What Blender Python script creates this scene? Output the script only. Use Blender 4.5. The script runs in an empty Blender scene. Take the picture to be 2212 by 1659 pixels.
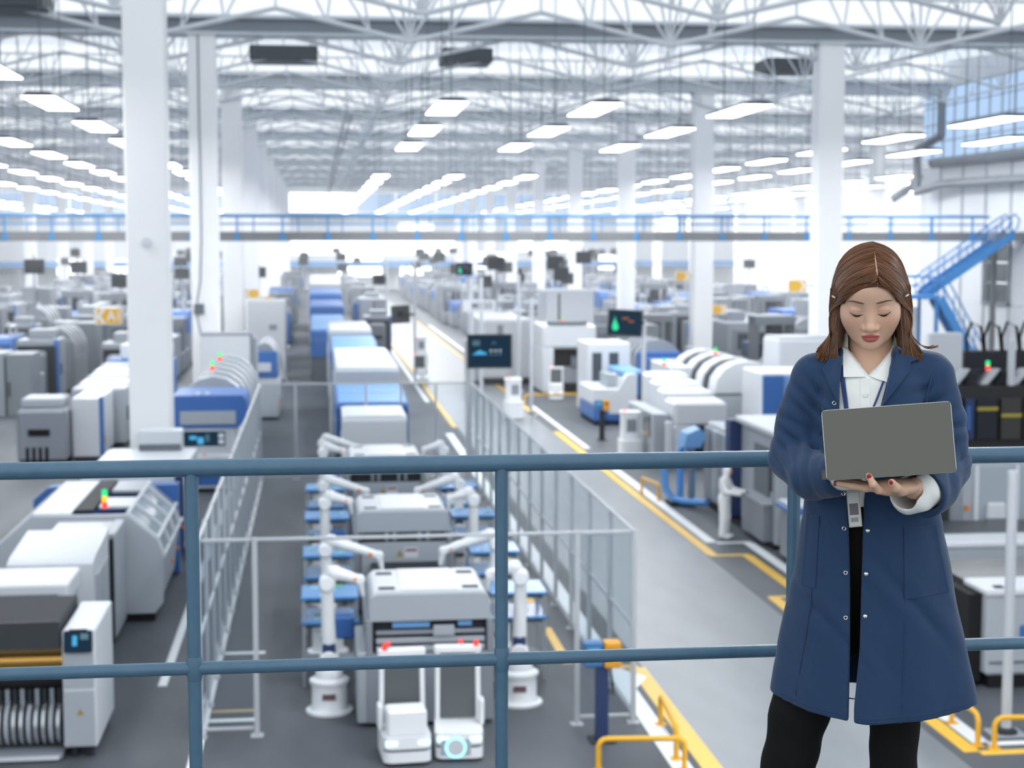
import bpy, math, random
import numpy as np
from mathutils import Vector, Matrix
from mathutils.bvhtree import BVHTree
R = math.radians
random.seed(7)
S = bpy.context.scene
COL = S.collection

# ------------------------------------------------------------------ camera
EYE = 7.1                                   # eye height above the hall floor
cam_d = bpy.data.cameras.new('camera')
cam = bpy.data.objects.new('camera', cam_d)
COL.objects.link(cam)
cam.location = (0, 0, EYE)
cam.rotation_euler = (R(90 - 4.988), 0, R(-6.865))
cam_d.sensor_width = 36.0
cam_d.lens = 3500.0 / 2212.0 * 36.0
cam_d.clip_start = 0.1
cam_d.clip_end = 600
cam_d.dof.use_dof = True
cam_d.dof.focus_distance = 3.62
cam_d.dof.aperture_fstop = 5.2
S.camera = cam

# ------------------------------------------------------------------ world, exposure
wd = bpy.data.worlds.new('world')
S.world = wd
wd.use_nodes = True
wd.node_tree.nodes['Background'].inputs['Color'].default_value = (0.90, 0.95, 1.0, 1)
wd.node_tree.nodes['Background'].inputs['Strength'].default_value = 1.22
S.view_settings.view_transform = 'Standard'
S.view_settings.look = 'None'
S.view_settings.gamma = 1.0
S.view_settings.use_curve_mapping = False
S.view_settings.exposure = 0.25
S.cycles.max_bounces = 5
S.cycles.diffuse_bounces = 3
S.cycles.glossy_bounces = 2
S.cycles.transparent_max_bounces = 16
S.cycles.use_denoising = True
S.cycles.use_light_tree = False
S.cycles.use_adaptive_sampling = True
S.cycles.adaptive_threshold = 0.06
S.cycles.adaptive_min_samples = 16
S.cycles.caustics_reflective = False
S.cycles.caustics_refractive = False
S.cycles.sample_clamp_indirect = 6.0
LAMP_POWER = 27.0
GLAZING_POWER = 0.98
ROOF_POWER = 0.92

# ------------------------------------------------------------------ materials
_mats = {}
def mat(name, col=(0.8, 0.8, 0.8), rough=0.5, metal=0.0, spec=0.4, emit=0.0, noise=None, bump=None, sheen=0.0, alpha=1.0, coat=0.0):
    """procedural Principled material; noise=(scale, amount[, stretch]) varies the colour, bump=(scale, strength)"""
    if name in _mats:
        return _mats[name]
    m = bpy.data.materials.new(name)
    m.use_nodes = True
    nt = m.node_tree
    b = nt.nodes['Principled BSDF']
    b.inputs['Base Color'].default_value = (*col, 1)
    b.inputs['Roughness'].default_value = rough
    b.inputs['Metallic'].default_value = metal
    b.inputs['Specular IOR Level'].default_value = spec
    b.inputs['Alpha'].default_value = alpha
    if coat:
        b.inputs['Coat Weight'].default_value = coat
    if sheen:
        b.inputs['Sheen Weight'].default_value = sheen
    if emit:
        b.inputs['Emission Color'].default_value = (*col, 1)
        b.inputs['Emission Strength'].default_value = emit
    if noise or bump:
        tc = nt.nodes.new('ShaderNodeTexCoord')
        mp = nt.nodes.new('ShaderNodeMapping')
        nt.links.new(tc.outputs['Object'], mp.inputs['Vector'])
    if noise:
        if len(noise) > 2:
            mp.inputs['Scale'].default_value = noise[2]
        n = nt.nodes.new('ShaderNodeTexNoise')
        n.inputs['Scale'].default_value = noise[0]
        n.inputs['Detail'].default_value = 4
        nt.links.new(mp.outputs['Vector'], n.inputs['Vector'])
        r = nt.nodes.new('ShaderNodeMapRange')
        r.inputs['From Min'].default_value = 0.3
        r.inputs['From Max'].default_value = 0.7
        r.inputs['To Min'].default_value = 1 - noise[1]
        r.inputs['To Max'].default_value = 1 + noise[1]
        nt.links.new(n.outputs['Fac'], r.inputs['Value'])
        mx = nt.nodes.new('ShaderNodeMix')
        mx.data_type = 'RGBA'
        mx.blend_type = 'MULTIPLY'
        mx.inputs[0].default_value = 1
        mx.inputs[6].default_value = (*col, 1)
        nt.links.new(r.outputs['Result'], mx.inputs[7])
        nt.links.new(mx.outputs[2], b.inputs['Base Color'])
    if bump:
        n2 = nt.nodes.new('ShaderNodeTexNoise')
        n2.inputs['Scale'].default_value = bump[0]
        n2.inputs['Detail'].default_value = 3
        nt.links.new(mp.outputs['Vector'], n2.inputs['Vector'])
        bp = nt.nodes.new('ShaderNodeBump')
        bp.inputs['Strength'].default_value = bump[1]
        bp.inputs['Distance'].default_value = 0.01
        nt.links.new(n2.outputs['Fac'], bp.inputs['Height'])
        nt.links.new(bp.outputs['Normal'], b.inputs['Normal'])
    _mats[name] = m
    return m

def light_mat(name, col, strength):
    if name in _mats:
        return _mats[name]
    m = bpy.data.materials.new(name)
    m.use_nodes = True
    nt = m.node_tree
    nt.nodes.remove(nt.nodes['Principled BSDF'])
    e = nt.nodes.new('ShaderNodeEmission')
    e.inputs['Color'].default_value = (*col, 1)
    e.inputs['Strength'].default_value = strength
    nt.links.new(e.outputs[0], nt.nodes['Material Output'].inputs['Surface'])
    if name not in ('lamp_diffuser', 'skylight_glazing'):
        m.cycles.emission_sampling = 'NONE'
    _mats[name] = m
    return m

def clear_mat(name, col, clear, gloss=0.08):
    """clear sheet: transparent + a little haze + a little mirror"""
    if name in _mats:
        return _mats[name]
    m = bpy.data.materials.new(name)
    m.use_nodes = True
    nt = m.node_tree
    nt.nodes.remove(nt.nodes['Principled BSDF'])
    t = nt.nodes.new('ShaderNodeBsdfTransparent')
    t.inputs['Color'].default_value = (*[min(1, 0.6 + 0.4 * c) for c in col], 1)
    d = nt.nodes.new('ShaderNodeBsdfDiffuse')
    d.inputs['Color'].default_value = (*col, 1)
    g = nt.nodes.new('ShaderNodeBsdfGlossy')
    g.inputs['Roughness'].default_value = 0.1
    m1 = nt.nodes.new('ShaderNodeMixShader')
    m1.inputs[0].default_value = gloss
    m2 = nt.nodes.new('ShaderNodeMixShader')
    m2.inputs[0].default_value = clear
    nt.links.new(d.outputs[0], m1.inputs[1])
    nt.links.new(g.outputs[0], m1.inputs[2])
    nt.links.new(m1.outputs[0], m2.inputs[1])
    nt.links.new(t.outputs[0], m2.inputs[2])
    nt.links.new(m2.outputs[0], nt.nodes['Material Output'].inputs['Surface'])
    _mats[name] = m
    return m

WHITE = mat('machine_white', (0.63, 0.66, 0.695), 0.4)
PALE = mat('machine_pale_grey', (0.385, 0.42, 0.46), 0.42)
GREY = mat('machine_grey', (0.25, 0.275, 0.31), 0.45)
MIDGREY = mat('machine_mid_grey', (0.13, 0.15, 0.17), 0.5)
DARK = mat('machine_dark', (0.030, 0.034, 0.042), 0.65, 0, 0.2)
BLACK = mat('machine_black', (0.012, 0.012, 0.014), 0.6, 0, 0.2)
BLUE = mat('machine_blue', (0.045, 0.145, 0.42), 0.4)
LBLUE = mat('machine_light_blue', (0.16, 0.36, 0.68), 0.4)
NAVY = mat('machine_navy', (0.025, 0.045, 0.13), 0.45)
STEEL = mat('machine_steel', (0.52, 0.55, 0.58), 0.32, 0.7)
YELLOW = mat('safety_yellow', (0.80, 0.43, 0.03), 0.45)
ORANGE = mat('orange_plastic', (0.85, 0.22, 0.02), 0.4)
REDP = mat('red_plastic', (0.8, 0.03, 0.03), 0.4)
GLASSD = mat('smoked_glass', (0.045, 0.06, 0.075), 0.12, 0, 0.6)
ROBOT = mat('robot_white', (0.86, 0.88, 0.90), 0.35)
LRED = light_mat('lamp_red', (1, 0.06, 0.05), 1.6)
LGREEN = light_mat('lamp_green', (0.04, 0.9, 0.3), 1.1)
LYEL = light_mat('lamp_amber', (1, 0.55, 0.05), 1.3)
SCREEN = light_mat('screen_dark_glow', (0.02, 0.05, 0.09), 0.6)
SCR_CYAN = light_mat('screen_cyan_glow', (0.08, 0.42, 0.75), 0.9)
SCR_WHITE = light_mat('screen_white_glow', (0.6, 0.72, 0.8), 0.6)
SCR_GREEN = light_mat('screen_green_glow', (0.05, 0.8, 0.4), 0.9)
SCR_ORANGE = light_mat('screen_orange_glow', (0.8, 0.25, 0.06), 0.5)

# ------------------------------------------------------------------ mesh builder
class MB:
    def __init__(s):
        s.v = []
        s.f = []
    def add(s, vs, fs):
        o = len(s.v)
        s.v += [tuple(p) for p in vs]
        s.f += [tuple(i + o for i in f) for f in fs]
        return s
    def box(s, x0, x1, y0, y1, z0, z1, b=0.0):
        if b <= 0:
            vs = [(x, y, z) for x in (x0, x1) for y in (y0, y1) for z in (z0, z1)]
            return s.add(vs, [(0, 1, 3, 2), (4, 6, 7, 5), (0, 4, 5, 1), (2, 3, 7, 6), (0, 2, 6, 4), (1, 5, 7, 3)])
        b = min(b, (x1 - x0) * .49, (y1 - y0) * .49, (z1 - z0) * .49)
        X, Y, Z = (x0, x1), (y0, y1), (z0, z1)
        vs, ix = [], {}
        for i in (0, 1):
            for j in (0, 1):
                for k in (0, 1):
                    c = [X[i], Y[j], Z[k]]
                    d = [b if q == 0 else -b for q in (i, j, k)]
                    for a in range(3):
                        p = [c[n] + (d[n] if n != a else 0) for n in range(3)]
                        ix[i, j, k, a] = len(vs)
                        vs.append(p)
        fs = []
        def q(*ids):
            fs.append(ids)
        for a in range(3):
            o1, o2 = (a + 1) % 3, (a + 2) % 3
            for e in (0, 1):
                loop = []
                for (p, r_) in ((0, 0), (1, 0), (1, 1), (0, 1)):
                    t = [0, 0, 0]
                    t[a], t[o1], t[o2] = e, p, r_
                    loop.append(ix[(*t, a)])
                q(*(loop if e else loop[::-1]))
        for a in range(3):
            o1, o2 = (a + 1) % 3, (a + 2) % 3
            for p in (0, 1):
                for r_ in (0, 1):
                    t0, t1 = [0, 0, 0], [0, 0, 0]
                    t0[o1] = t1[o1] = p
                    t0[o2] = t1[o2] = r_
                    t0[a], t1[a] = 0, 1
                    lp = [ix[(*t0, o1)], ix[(*t1, o1)], ix[(*t1, o2)], ix[(*t0, o2)]]
                    q(*(lp if p == r_ else lp[::-1]))
        for i in (0, 1):
            for j in (0, 1):
                for k in (0, 1):
                    lp = [ix[i, j, k, a] for a in range(3)]
                    q(*(lp if (i + j + k) % 2 else lp[::-1]))
        return s.add(vs, fs)
    def prism(s, pts, axis, a0, a1):
        """closed polygon pts extruded along axis; axis 'x': pts=(y,z), 'y': pts=(x,z), 'z': pts=(x,y)"""
        n = len(pts)
        def P3(p, a):
            return {'x': (a, p[0], p[1]), 'y': (p[0], a, p[1]), 'z': (p[0], p[1], a)}[axis]
        vs = [P3(p, a0) for p in pts] + [P3(p, a1) for p in pts]
        fs = [tuple(range(n))[::-1], tuple(range(n, 2 * n))]
        fs += [(i, (i + 1) % n, n + (i + 1) % n, n + i) for i in range(n)]
        return s.add(vs, fs)
    def tube(s, path, r, n=10, caps=True, closed=False):
        path = [Vector(p) for p in path]
        m = len(path)
        rr = r if isinstance(r, (list, tuple)) else [r] * m
        up = None
        o = len(s.v)
        for i, p in enumerate(path):
            if closed:
                t = (path[(i + 1) % m] - path[i - 1]).normalized()
            else:
                t = (path[min(i + 1, m - 1)] - path[max(i - 1, 0)]).normalized()
            if up is None:
                up = Vector((0, 0, 1)) if abs(t.z) < 0.9 else Vector((1, 0, 0))
            a = t.cross(up)
            if a.length < 1e-6:
                a = t.orthogonal()
            a.normalize()
            bb = a.cross(t).normalized()
            up = bb
            for k in range(n):
                th = 2 * math.pi * k / n
                s.v.append(tuple(p + a * (rr[i] * math.cos(th)) + bb * (rr[i] * math.sin(th))))
        for i in range(m if closed else m - 1):
            j = (i + 1) % m
            for k in range(n):
                k2 = (k + 1) % n
                s.f.append((o + i * n + k, o + i * n + k2, o + j * n + k2, o + j * n + k))
        if caps and not closed:
            s.f.append(tuple(o + k for k in range(n))[::-1])
            s.f.append(tuple(o + (m - 1) * n + k for k in range(n)))
        return s
    def lathe(s, prof, c=(0, 0, 0), n=20, axis='z'):
        o = len(s.v)
        for r, h in prof:
            for k in range(n):
                t = 2 * math.pi * k / n
                p = (r * math.cos(t), r * math.sin(t), h)
                if axis == 'y':
                    p = (p[0], h, p[1])
                if axis == 'x':
                    p = (h, p[0], p[1])
                s.v.append((p[0] + c[0], p[1] + c[1], p[2] + c[2]))
        m = len(prof)
        for i in range(m - 1):
            for k in range(n):
                k2 = (k + 1) % n
                s.f.append((o + i * n + k, o + i * n + k2, o + (i + 1) * n + k2, o + (i + 1) * n + k))
        s.f.append(tuple(o + k for k in range(n))[::-1])
        s.f.append(tuple(o + (m - 1) * n + k for k in range(n)))
        return s
    def mesh(s, name, m):
        me = bpy.data.meshes.new(name)
        me.from_pydata(s.v, [], s.f)
        me.materials.append(m)
        me.polygons.foreach_set('use_smooth', [True] * len(me.polygons))
        me.set_sharp_from_angle(angle=R(38))
        me.update()
        return me
    def build(s, name, m, parent=None):
        return link(name, s.mesh(name, m), parent)

def link(name, data, parent=None):
    o = bpy.data.objects.new(name, data)
    COL.objects.link(o)
    if parent is not None:
        o.parent = parent
    return o

_labels = {}
def tag(o, label, cat, group=None):
    o['label'] = label
    o['category'] = cat
    if group:
        o['group'] = group
    return o
def thing(name, label, cat, loc=(0, 0, 0), rz=0.0, group=None):
    o = link(name, None)
    o.empty_display_size = 0.2
    o.location = loc
    o.rotation_euler = (0, 0, rz)
    return tag(o, label, cat, group)
def struct(o, label=None):
    o['kind'] = 'structure'
    if label:
        o['label'] = label
    return o
def setting(name, label=None, loc=(0, 0, 0)):
    o = link(name, None)
    o.location = loc
    return struct(o, label)
def bx(name, m, parent, x0, x1, y0, y1, z0, z1, b=0.0):
    return MB().box(x0, x1, y0, y1, z0, z1, b).build(name, m, parent)
def dup(root, loc, rz=None, label=None, group=None, scale=None):
    r = root.copy()
    COL.objects.link(r)
    r.location = loc
    if rz is not None:
        r.rotation_euler = (0, 0, rz)
    if scale:
        r.scale = scale
    if label:
        r['label'] = label
    if group:
        r['group'] = group
    for ch in list(root.children):
        c = ch.copy()
        COL.objects.link(c)
        c.parent = r
        for g in ch.children:
            d = g.copy()
            COL.objects.link(d)
            d.parent = c
    return r
ORD = ['first', 'second', 'third', 'fourth', 'fifth', 'sixth', 'seventh', 'eighth', 'ninth', 'tenth', 'eleventh', 'twelfth',
       'thirteenth', 'fourteenth', 'fifteenth', 'sixteenth', 'seventeenth', 'eighteenth', 'nineteenth', 'twentieth']
def rrect(w, h, r, n=4, cx=0, cy=0):
    """rounded rectangle outline, counter-clockwise"""
    pts = []
    for (sx, sy, a0) in ((1, -1, -90), (1, 1, 0), (-1, 1, 90), (-1, -1, 180)):
        for k in range(n + 1):
            a = R(a0 + 90 * k / n)
            pts.append((cx + sx * (w / 2 - r) + r * math.cos(a), cy + sy * (h / 2 - r) + r * math.sin(a)))
    return pts
def text_mesh(name, s, size, m, parent=None, loc=(0, 0, 0), rot=(math.pi / 2, 0, 0), depth=0.002, sx=1.0):
    """flat lettering turned into a mesh"""
    cu = bpy.data.curves.new(name, 'FONT')
    cu.body = s
    cu.size = size
    cu.align_x = 'CENTER'
    cu.align_y = 'CENTER'
    cu.extrude = depth
    cu.offset = size * 0.018
    t = bpy.data.objects.new(name + '_src', cu)
    COL.objects.link(t)
    dg = bpy.context.evaluated_depsgraph_get()
    me = bpy.data.meshes.new_from_object(t.evaluated_get(dg))
    bpy.data.objects.remove(t)
    bpy.data.curves.remove(cu)
    me.materials.clear()
    me.materials.append(m)
    o = link(name, me, parent)
    o.location = loc
    o.rotation_euler = rot
    o.scale = (sx, 1, 1)
    return o

# unit bar along z (0..1), radius 1, shared by all straight members
def _unit_bar(n):
    mb = MB()
    mb.tube([(0, 0, 0), (0, 0, 1)], 1.0, n)
    return mb
_bars = {}
def bar(name, p0, p1, r, m, parent, n=6):
    key = (m.name, n)
    if key not in _bars:
        _bars[key] = _unit_bar(n).mesh('bar_' + m.name, m)
    o = link(name, _bars[key], parent)
    a, b = Vector(p0), Vector(p1)
    d = b - a
    q = d.to_track_quat('Z', 'Y')
    o.matrix_local = Matrix.Translation(a) @ q.to_matrix().to_4x4() @ Matrix.Diagonal((r, r, d.length, 1))
    return o

# ------------------------------------------------------------------ distance-field modelling (bodies and cloth)
class Field:
    def __init__(s, xs, ys, zs):
        s.x, s.y, s.z = [np.asarray(a, np.float32) for a in (xs, ys, zs)]
        s.d = np.full((len(s.x), len(s.y), len(s.z)), 0.5, np.float32)
    def _win(s, lo, hi):
        sl = []
        for a, l, h in zip((s.x, s.y, s.z), lo, hi):
            i0 = max(0, int(np.searchsorted(a, l)) - 1)
            i1 = min(len(a), int(np.searchsorted(a, h)) + 1)
            sl.append(slice(i0, max(i1, i0)))
        X = s.x[sl[0]][:, None, None]
        Y = s.y[sl[1]][None, :, None]
        Z = s.z[sl[2]][None, None, :]
        return tuple(sl), X, Y, Z
    def union(s, fn, lo, hi, k=0.0):
        sl, X, Y, Z = s._win(lo, hi)
        d = np.broadcast_to(fn(X, Y, Z), s.d[sl].shape)
        a = s.d[sl]
        m = np.minimum(a, d)
        if k > 0:
            h = np.maximum(k - np.abs(a - d), 0) / k
            m = m - h * h * k * 0.25
        s.d[sl] = m
    def cut(s, fn, lo, hi, k=0.0):
        sl, X, Y, Z = s._win(lo, hi)
        d = -np.broadcast_to(fn(X, Y, Z), s.d[sl].shape)
        a = s.d[sl]
        m = np.maximum(a, d)
        if k > 0:
            h = np.maximum(k - np.abs(a - d), 0) / k
            m = m + h * h * k * 0.25
        s.d[sl] = m
    def warp(s, fn, lo, hi):
        sl, X, Y, Z = s._win(lo, hi)
        s.d[sl] = s.d[sl] + np.broadcast_to(fn(X, Y, Z), s.d[sl].shape)
    def ball(s, c, r, k=0.0, cut=False, rot=None):
        r = (r, r, r) if np.isscalar(r) else r
        mg = max(r) + k + 0.03
        def fn(X, Y, Z):
            x, y, z = X - c[0], Y - c[1], Z - c[2]
            if rot is not None:
                x, y, z = (rot[0][0] * x + rot[0][1] * y + rot[0][2] * z, rot[1][0] * x + rot[1][1] * y + rot[1][2] * z,
                           rot[2][0] * x + rot[2][1] * y + rot[2][2] * z)
            k0 = np.sqrt((x / r[0]) ** 2 + (y / r[1]) ** 2 + (z / r[2]) ** 2)
            k1 = np.sqrt((x / r[0] ** 2) ** 2 + (y / r[1] ** 2) ** 2 + (z / r[2] ** 2) ** 2) + 1e-9
            return k0 * (k0 - 1) / k1
        (s.cut if cut else s.union)(fn, [v - mg for v in c], [v + mg for v in c], k)
    def limb(s, a, b, ra, rb, k=0.0, cut=False, flat=None):
        a, b = np.array(a, float), np.array(b, float)
        ab = b - a
        L2 = float(ab @ ab) + 1e-12
        mg = max(ra, rb) + k + 0.03
        def fn(X, Y, Z):
            t = np.clip(((X - a[0]) * ab[0] + (Y - a[1]) * ab[1] + (Z - a[2]) * ab[2]) / L2, 0, 1)
            dx, dy, dz = X - a[0] - ab[0] * t, Y - a[1] - ab[1] * t, Z - a[2] - ab[2] * t
            if flat:
                dx, dy, dz = dx / flat[0], dy / flat[1], dz / flat[2]
            return np.sqrt(dx * dx + dy * dy + dz * dz) - (ra + (rb - ra) * t)
        (s.cut if cut else s.union)(fn, np.minimum(a, b) - mg, np.maximum(a, b) + mg, k)
    def chain(s, pts, rad, k=0.0, k0=None):
        for i in range(len(pts) - 1):
            s.limb(pts[i], pts[i + 1], rad[i], rad[i + 1], k if (i or k0 is None) else k0)
    def surface(s):
        d = s.d
        sg = d < 0
        c = [sg[i:sg.shape[0] - 1 + i, j:sg.shape[1] - 1 + j, k:sg.shape[2] - 1 + k] for i in (0, 1) for j in (0, 1) for k in (0, 1)]
        anyv = np.zeros_like(c[0])
        allv = np.ones_like(c[0])
        for q in c:
            anyv |= q
            allv &= q
        mix = anyv & ~allv
        I, J, K = np.nonzero(mix)
        idx = np.full(mix.shape, -1, np.int32)
        idx[I, J, K] = np.arange(len(I))
        acc = np.zeros((len(I), 3), np.float64)
        cnt = np.zeros(len(I))
        corners = [(i, j, k) for i in (0, 1) for j in (0, 1) for k in (0, 1)]
        for a in corners:
            for ax in range(3):
                if a[ax] == 0:
                    b = list(a)
                    b[ax] = 1
                    va = d[I + a[0], J + a[1], K + a[2]].astype(np.float64)
                    vb = d[I + b[0], J + b[1], K + b[2]].astype(np.float64)
                    m = (va < 0) != (vb < 0)
                    t = np.where(m, va / np.where(m, va - vb, 1), 0)
                    pa = np.stack([s.x[I + a[0]], s.y[J + a[1]], s.z[K + a[2]]], 1)
                    pb = np.stack([s.x[I + b[0]], s.y[J + b[1]], s.z[K + b[2]]], 1)
                    acc += np.where(m[:, None], pa + (pb - pa) * t[:, None], 0)
                    cnt += m
        V = acc / np.maximum(cnt, 1)[:, None]
        F = []
        for ax in range(3):
            sl0 = [slice(None)] * 3
            sl1 = [slice(None)] * 3
            sl0[ax] = slice(0, -1)
            sl1[ax] = slice(1, None)
            s0, s1 = sg[tuple(sl0)], sg[tuple(sl1)]
            e = np.argwhere(s0 != s1)
            o1, o2 = (ax + 1) % 3, (ax + 2) % 3
            ok = (e[:, o1] > 0) & (e[:, o2] > 0) & (e[:, o1] < d.shape[o1] - 1) & (e[:, o2] < d.shape[o2] - 1)
            e = e[ok]
            q = []
            for (p, r_) in ((-1, -1), (0, -1), (0, 0), (-1, 0)):
                f = e.copy()
                f[:, o1] += p
                f[:, o2] += r_
                q.append(idx[f[:, 0], f[:, 1], f[:, 2]])
            q = np.stack(q, 1)
            inside = s0[e[:, 0], e[:, 1], e[:, 2]]
            q[~inside] = q[~inside][:, ::-1]
            F.append(q)
        F = np.concatenate(F)
        return V, F
    def build(s, name, m, parent=None, smooth=1):
        V, F = s.surface()
        for _ in range(smooth):                                  # light Laplacian pass
            acc = np.zeros_like(V)
            n = np.zeros(len(V))
            for a, b in ((0, 1), (1, 2), (2, 3), (3, 0)):
                np.add.at(acc, F[:, a], V[F[:, b]])
                np.add.at(acc, F[:, b], V[F[:, a]])
                np.add.at(n, F[:, a], 1)
                np.add.at(n, F[:, b], 1)
            V = V * 0.5 + 0.5 * acc / np.maximum(n, 1)[:, None]
        me = bpy.data.meshes.new(name)
        me.vertices.add(len(V))
        me.vertices.foreach_set('co', V.astype(np.float32).ravel())
        me.loops.add(F.size)
        me.loops.foreach_set('vertex_index', F.astype(np.int32).ravel())
        me.polygons.add(len(F))
        me.polygons.foreach_set('loop_start', np.arange(0, F.size, 4, dtype=np.int32))
        me.polygons.foreach_set('use_smooth', np.ones(len(F), bool))
        me.update(calc_edges=True)
        me.validate()
        me.materials.append(m)
        return link(name, me, parent)
def steps(*spans):
    """grid lines: spans of (start, end, step) joined end to end"""
    out = []
    for a, b, h in spans:
        n = max(1, int(round((b - a) / h)))
        out += list(np.linspace(a, b, n, endpoint=False))
    out.append(spans[-1][1])
    return np.array(out)
# ------------------------------------------------------------------ the hall
DECK = 5.45
COLY = [42.6 + 21.45 * k for k in range(10)]          # column lines
ROWX = [-53.9, -29.1, -4.27, 20.55, 45.4]             # column rows
XL, XR, YB = -66.0, 66.0, 246.0
concrete = mat('floor_epoxy_grey', (0.096, 0.105, 0.118), 0.55, 0, 0.22, noise=(0.55, 0.30, (1, 0.35, 1)), bump=(3, 0.02))
aislem = mat('aisle_paint', (0.185, 0.205, 0.222), 0.34, 0, 0.45, noise=(0.9, 0.10, (1.6, 0.5, 1)))
bay = mat('bay_floor', (0.090, 0.100, 0.114), 0.5, 0, 0.28, noise=(0.7, 0.12))
wpaint = mat('line_white', (0.85, 0.87, 0.88), 0.4)
ypaint = mat('line_yellow', (0.86, 0.52, 0.06), 0.4)
colm = mat('column_white', (0.945, 0.95, 0.96), 0.45)
beamm = mat('beam_grey', (0.58, 0.62, 0.66), 0.5)
beamd = mat('beam_dark', (0.23, 0.26, 0.29), 0.5)
trussm = mat('truss_paint', (0.70, 0.735, 0.77), 0.45)
wallm = mat('wall_panel_white', (0.74, 0.77, 0.80), 0.5)
wallg = mat('wall_panel_grey', (0.50, 0.54, 0.58), 0.5)
walkb = mat('walkway_blue', (0.035, 0.22, 0.50), 0.4)
slabm = mat('walkway_slab', (0.17, 0.175, 0.185), 0.6)
ductm = mat('duct_steel', (0.24, 0.265, 0.29), 0.4, 0.3)
glaze = light_mat('skylight_glazing', (0.88, 0.94, 1.0), GLAZING_POWER)
skyw = light_mat('window_sky_blue', (0.50, 0.70, 1.0), 0.85)
skyw2 = light_mat('window_daylight', (0.93, 0.97, 1.0), 3.2)
roofm = mat('glowing_roof_sheet', (0.60, 0.64, 0.68), 0.6, emit=ROOF_POWER)  # glow added to the roof slopes to lift the ambient light in the hall

flo = struct(MB().box(XL, XR, 4.6, YB, -0.2, 0.0).build('floor', concrete), 'grey epoxy factory floor with painted lines')
def mark(x0, x1, y0, y1, m, name='floor_line', z=0.004):
    return bx(name, m, flo, x0, x1, y0, y1, 0.0, z)
mark(5.35, 8.75, 8.0, YB - 4, aislem, 'aisle_surface', 0.0025)
mark(8.75, 33.5, 8.0, YB - 4, bay, 'bay_surface', 0.0025)
# white and yellow aisle lines
mark(4.72, 5.0, 8, 60, wpaint)
mark(5.12, 5.40, 8, 26.2, ypaint)
mark(4.95, 5.3, 26.2, 26.4, ypaint)
mark(5.14, 5.34, 62, 120, ypaint)
mark(4.78, 4.98, 72, 160, wpaint)
for (x0, y0, y1) in ((4.08, 30.5, 33.5), (4.08, 35.5, 38.5), (4.08, 41, 46), (4.08, 26.6, 29.2)):
    mark(x0, x0 + .16, y0, y1, ypaint)
for (a, b, c, d) in ((8.78, 9.02, 35.7, 60), (8.82, 9.75, 35.52, 35.7), (9.56, 9.80, 31.3, 35.52), (8.95, 9.78, 31.15, 31.3), (8.92, 9.16, 21.2, 31.15), (9.13, 14, 21.05, 21.25), (8.82, 9.0, 66, 150)):
    mark(a, b, c, d, ypaint)
for (a, b, c, d) in ((9.12, 9.38, 37.2, 52), (9.36, 10.2, 37.0, 37.2), (9.98, 10.24, 26, 37.0), (9.2, 10.22, 25.8, 26), (9.2, 9.46, 21.6, 25.8), (9.4, 14, 21.45, 21.62),
                     (9.16, 9.36, 55, 70), (9.5, 9.7, 76, 140)):
    mark(a, b, c, d, wpaint)
mark(-1.82, -1.66, 8, 48.5, wpaint)
mark(-2.6, -2.46, 26.0, 48.5, wpaint)
mark(-1.66, -0.95, 27.9, 28.06, wpaint)
mark(-1.66, -0.95, 23.9, 24.05, wpaint)
mark(-1.66, -0.95, 24.4, 24.52, mat('line_tan', (.5, .36, .2), .5))
for y in (92, 101, 110, 119, 128, 137, 146, 155, 164):
    mark(-2.05, -1.9, y, y + 4.0, wpaint)
mark(.2, .75, 20.85, 21.0, wpaint)
# arrow on the floor by the yellow barrier
MB().prism([(2.95, 20.95), (3.18, 21.14), (3.18, 21.01), (3.62, 21.01), (3.62, 20.89), (3.18, 20.89), (3.18, 20.76)], 'z', 0, .004).build('floor_arrow', wpaint, flo)
MB().prism([(4.75, 26.6), (5.30, 25.6), (4.98, 24.9), (4.75, 24.9)], 'z', 0, .0045).build('floor_arrow', wpaint, flo)

# platform the camera and the woman stand on
deckm = mat('deck_plate', (0.20, 0.22, 0.24), 0.5, 0.3)
dk = setting('floor_platform', 'steel viewing platform above the hall')
for i in range(8):
    bx('deck_plate', deckm, dk, -6 + i * 1.75, -6 + i * 1.75 + 1.74, -6.0, 4.12, DECK - .12, DECK)

# columns
for xi, X in enumerate(ROWX):
    for k, Y in enumerate(COLY):
        px = 683 + X / Y * 3500
        if px < -60 or px > 2280 or (X == 45.4 and Y < 95):
            continue
        c = setting('column', None, (X, Y, 0))
        bx('column_shaft', colm, c, -.52, .52, -.52, .52, 0, 15.05, .035)
        bx('column_cap', beamm, c, -.6, .6, -.6, .6, 14.98, 15.12)
        if (X, k) == (-4.27, 0):
            bx('column_plinth', WHITE, c, -.66, .66, -.62, .62, 0, .5, .02)
            MB().lathe([(0, 0), (.12, 0), (.13, -.05), (.0, -.06)], (0, -.53, 7.1), 18, 'y').build('wall_bell', mat('bell_grey', (.72, .74, .78), .4), c)
        if (X, k) == (-4.27, 1):
            MB().tube([(-.12, -.54, 15), (-.12, -.54, 7.2), (-.18, -.54, 5.6), (-.30, -.54, 4.9), (-.30, -.54, 4.2), (-.12, -.54, 3.2)], .035, 6).build('cable', GREY, c)
            bx('switch_box', MIDGREY, c, -.42, -.05, -.66, -.52, 4.35, 4.75, .01)

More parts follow.
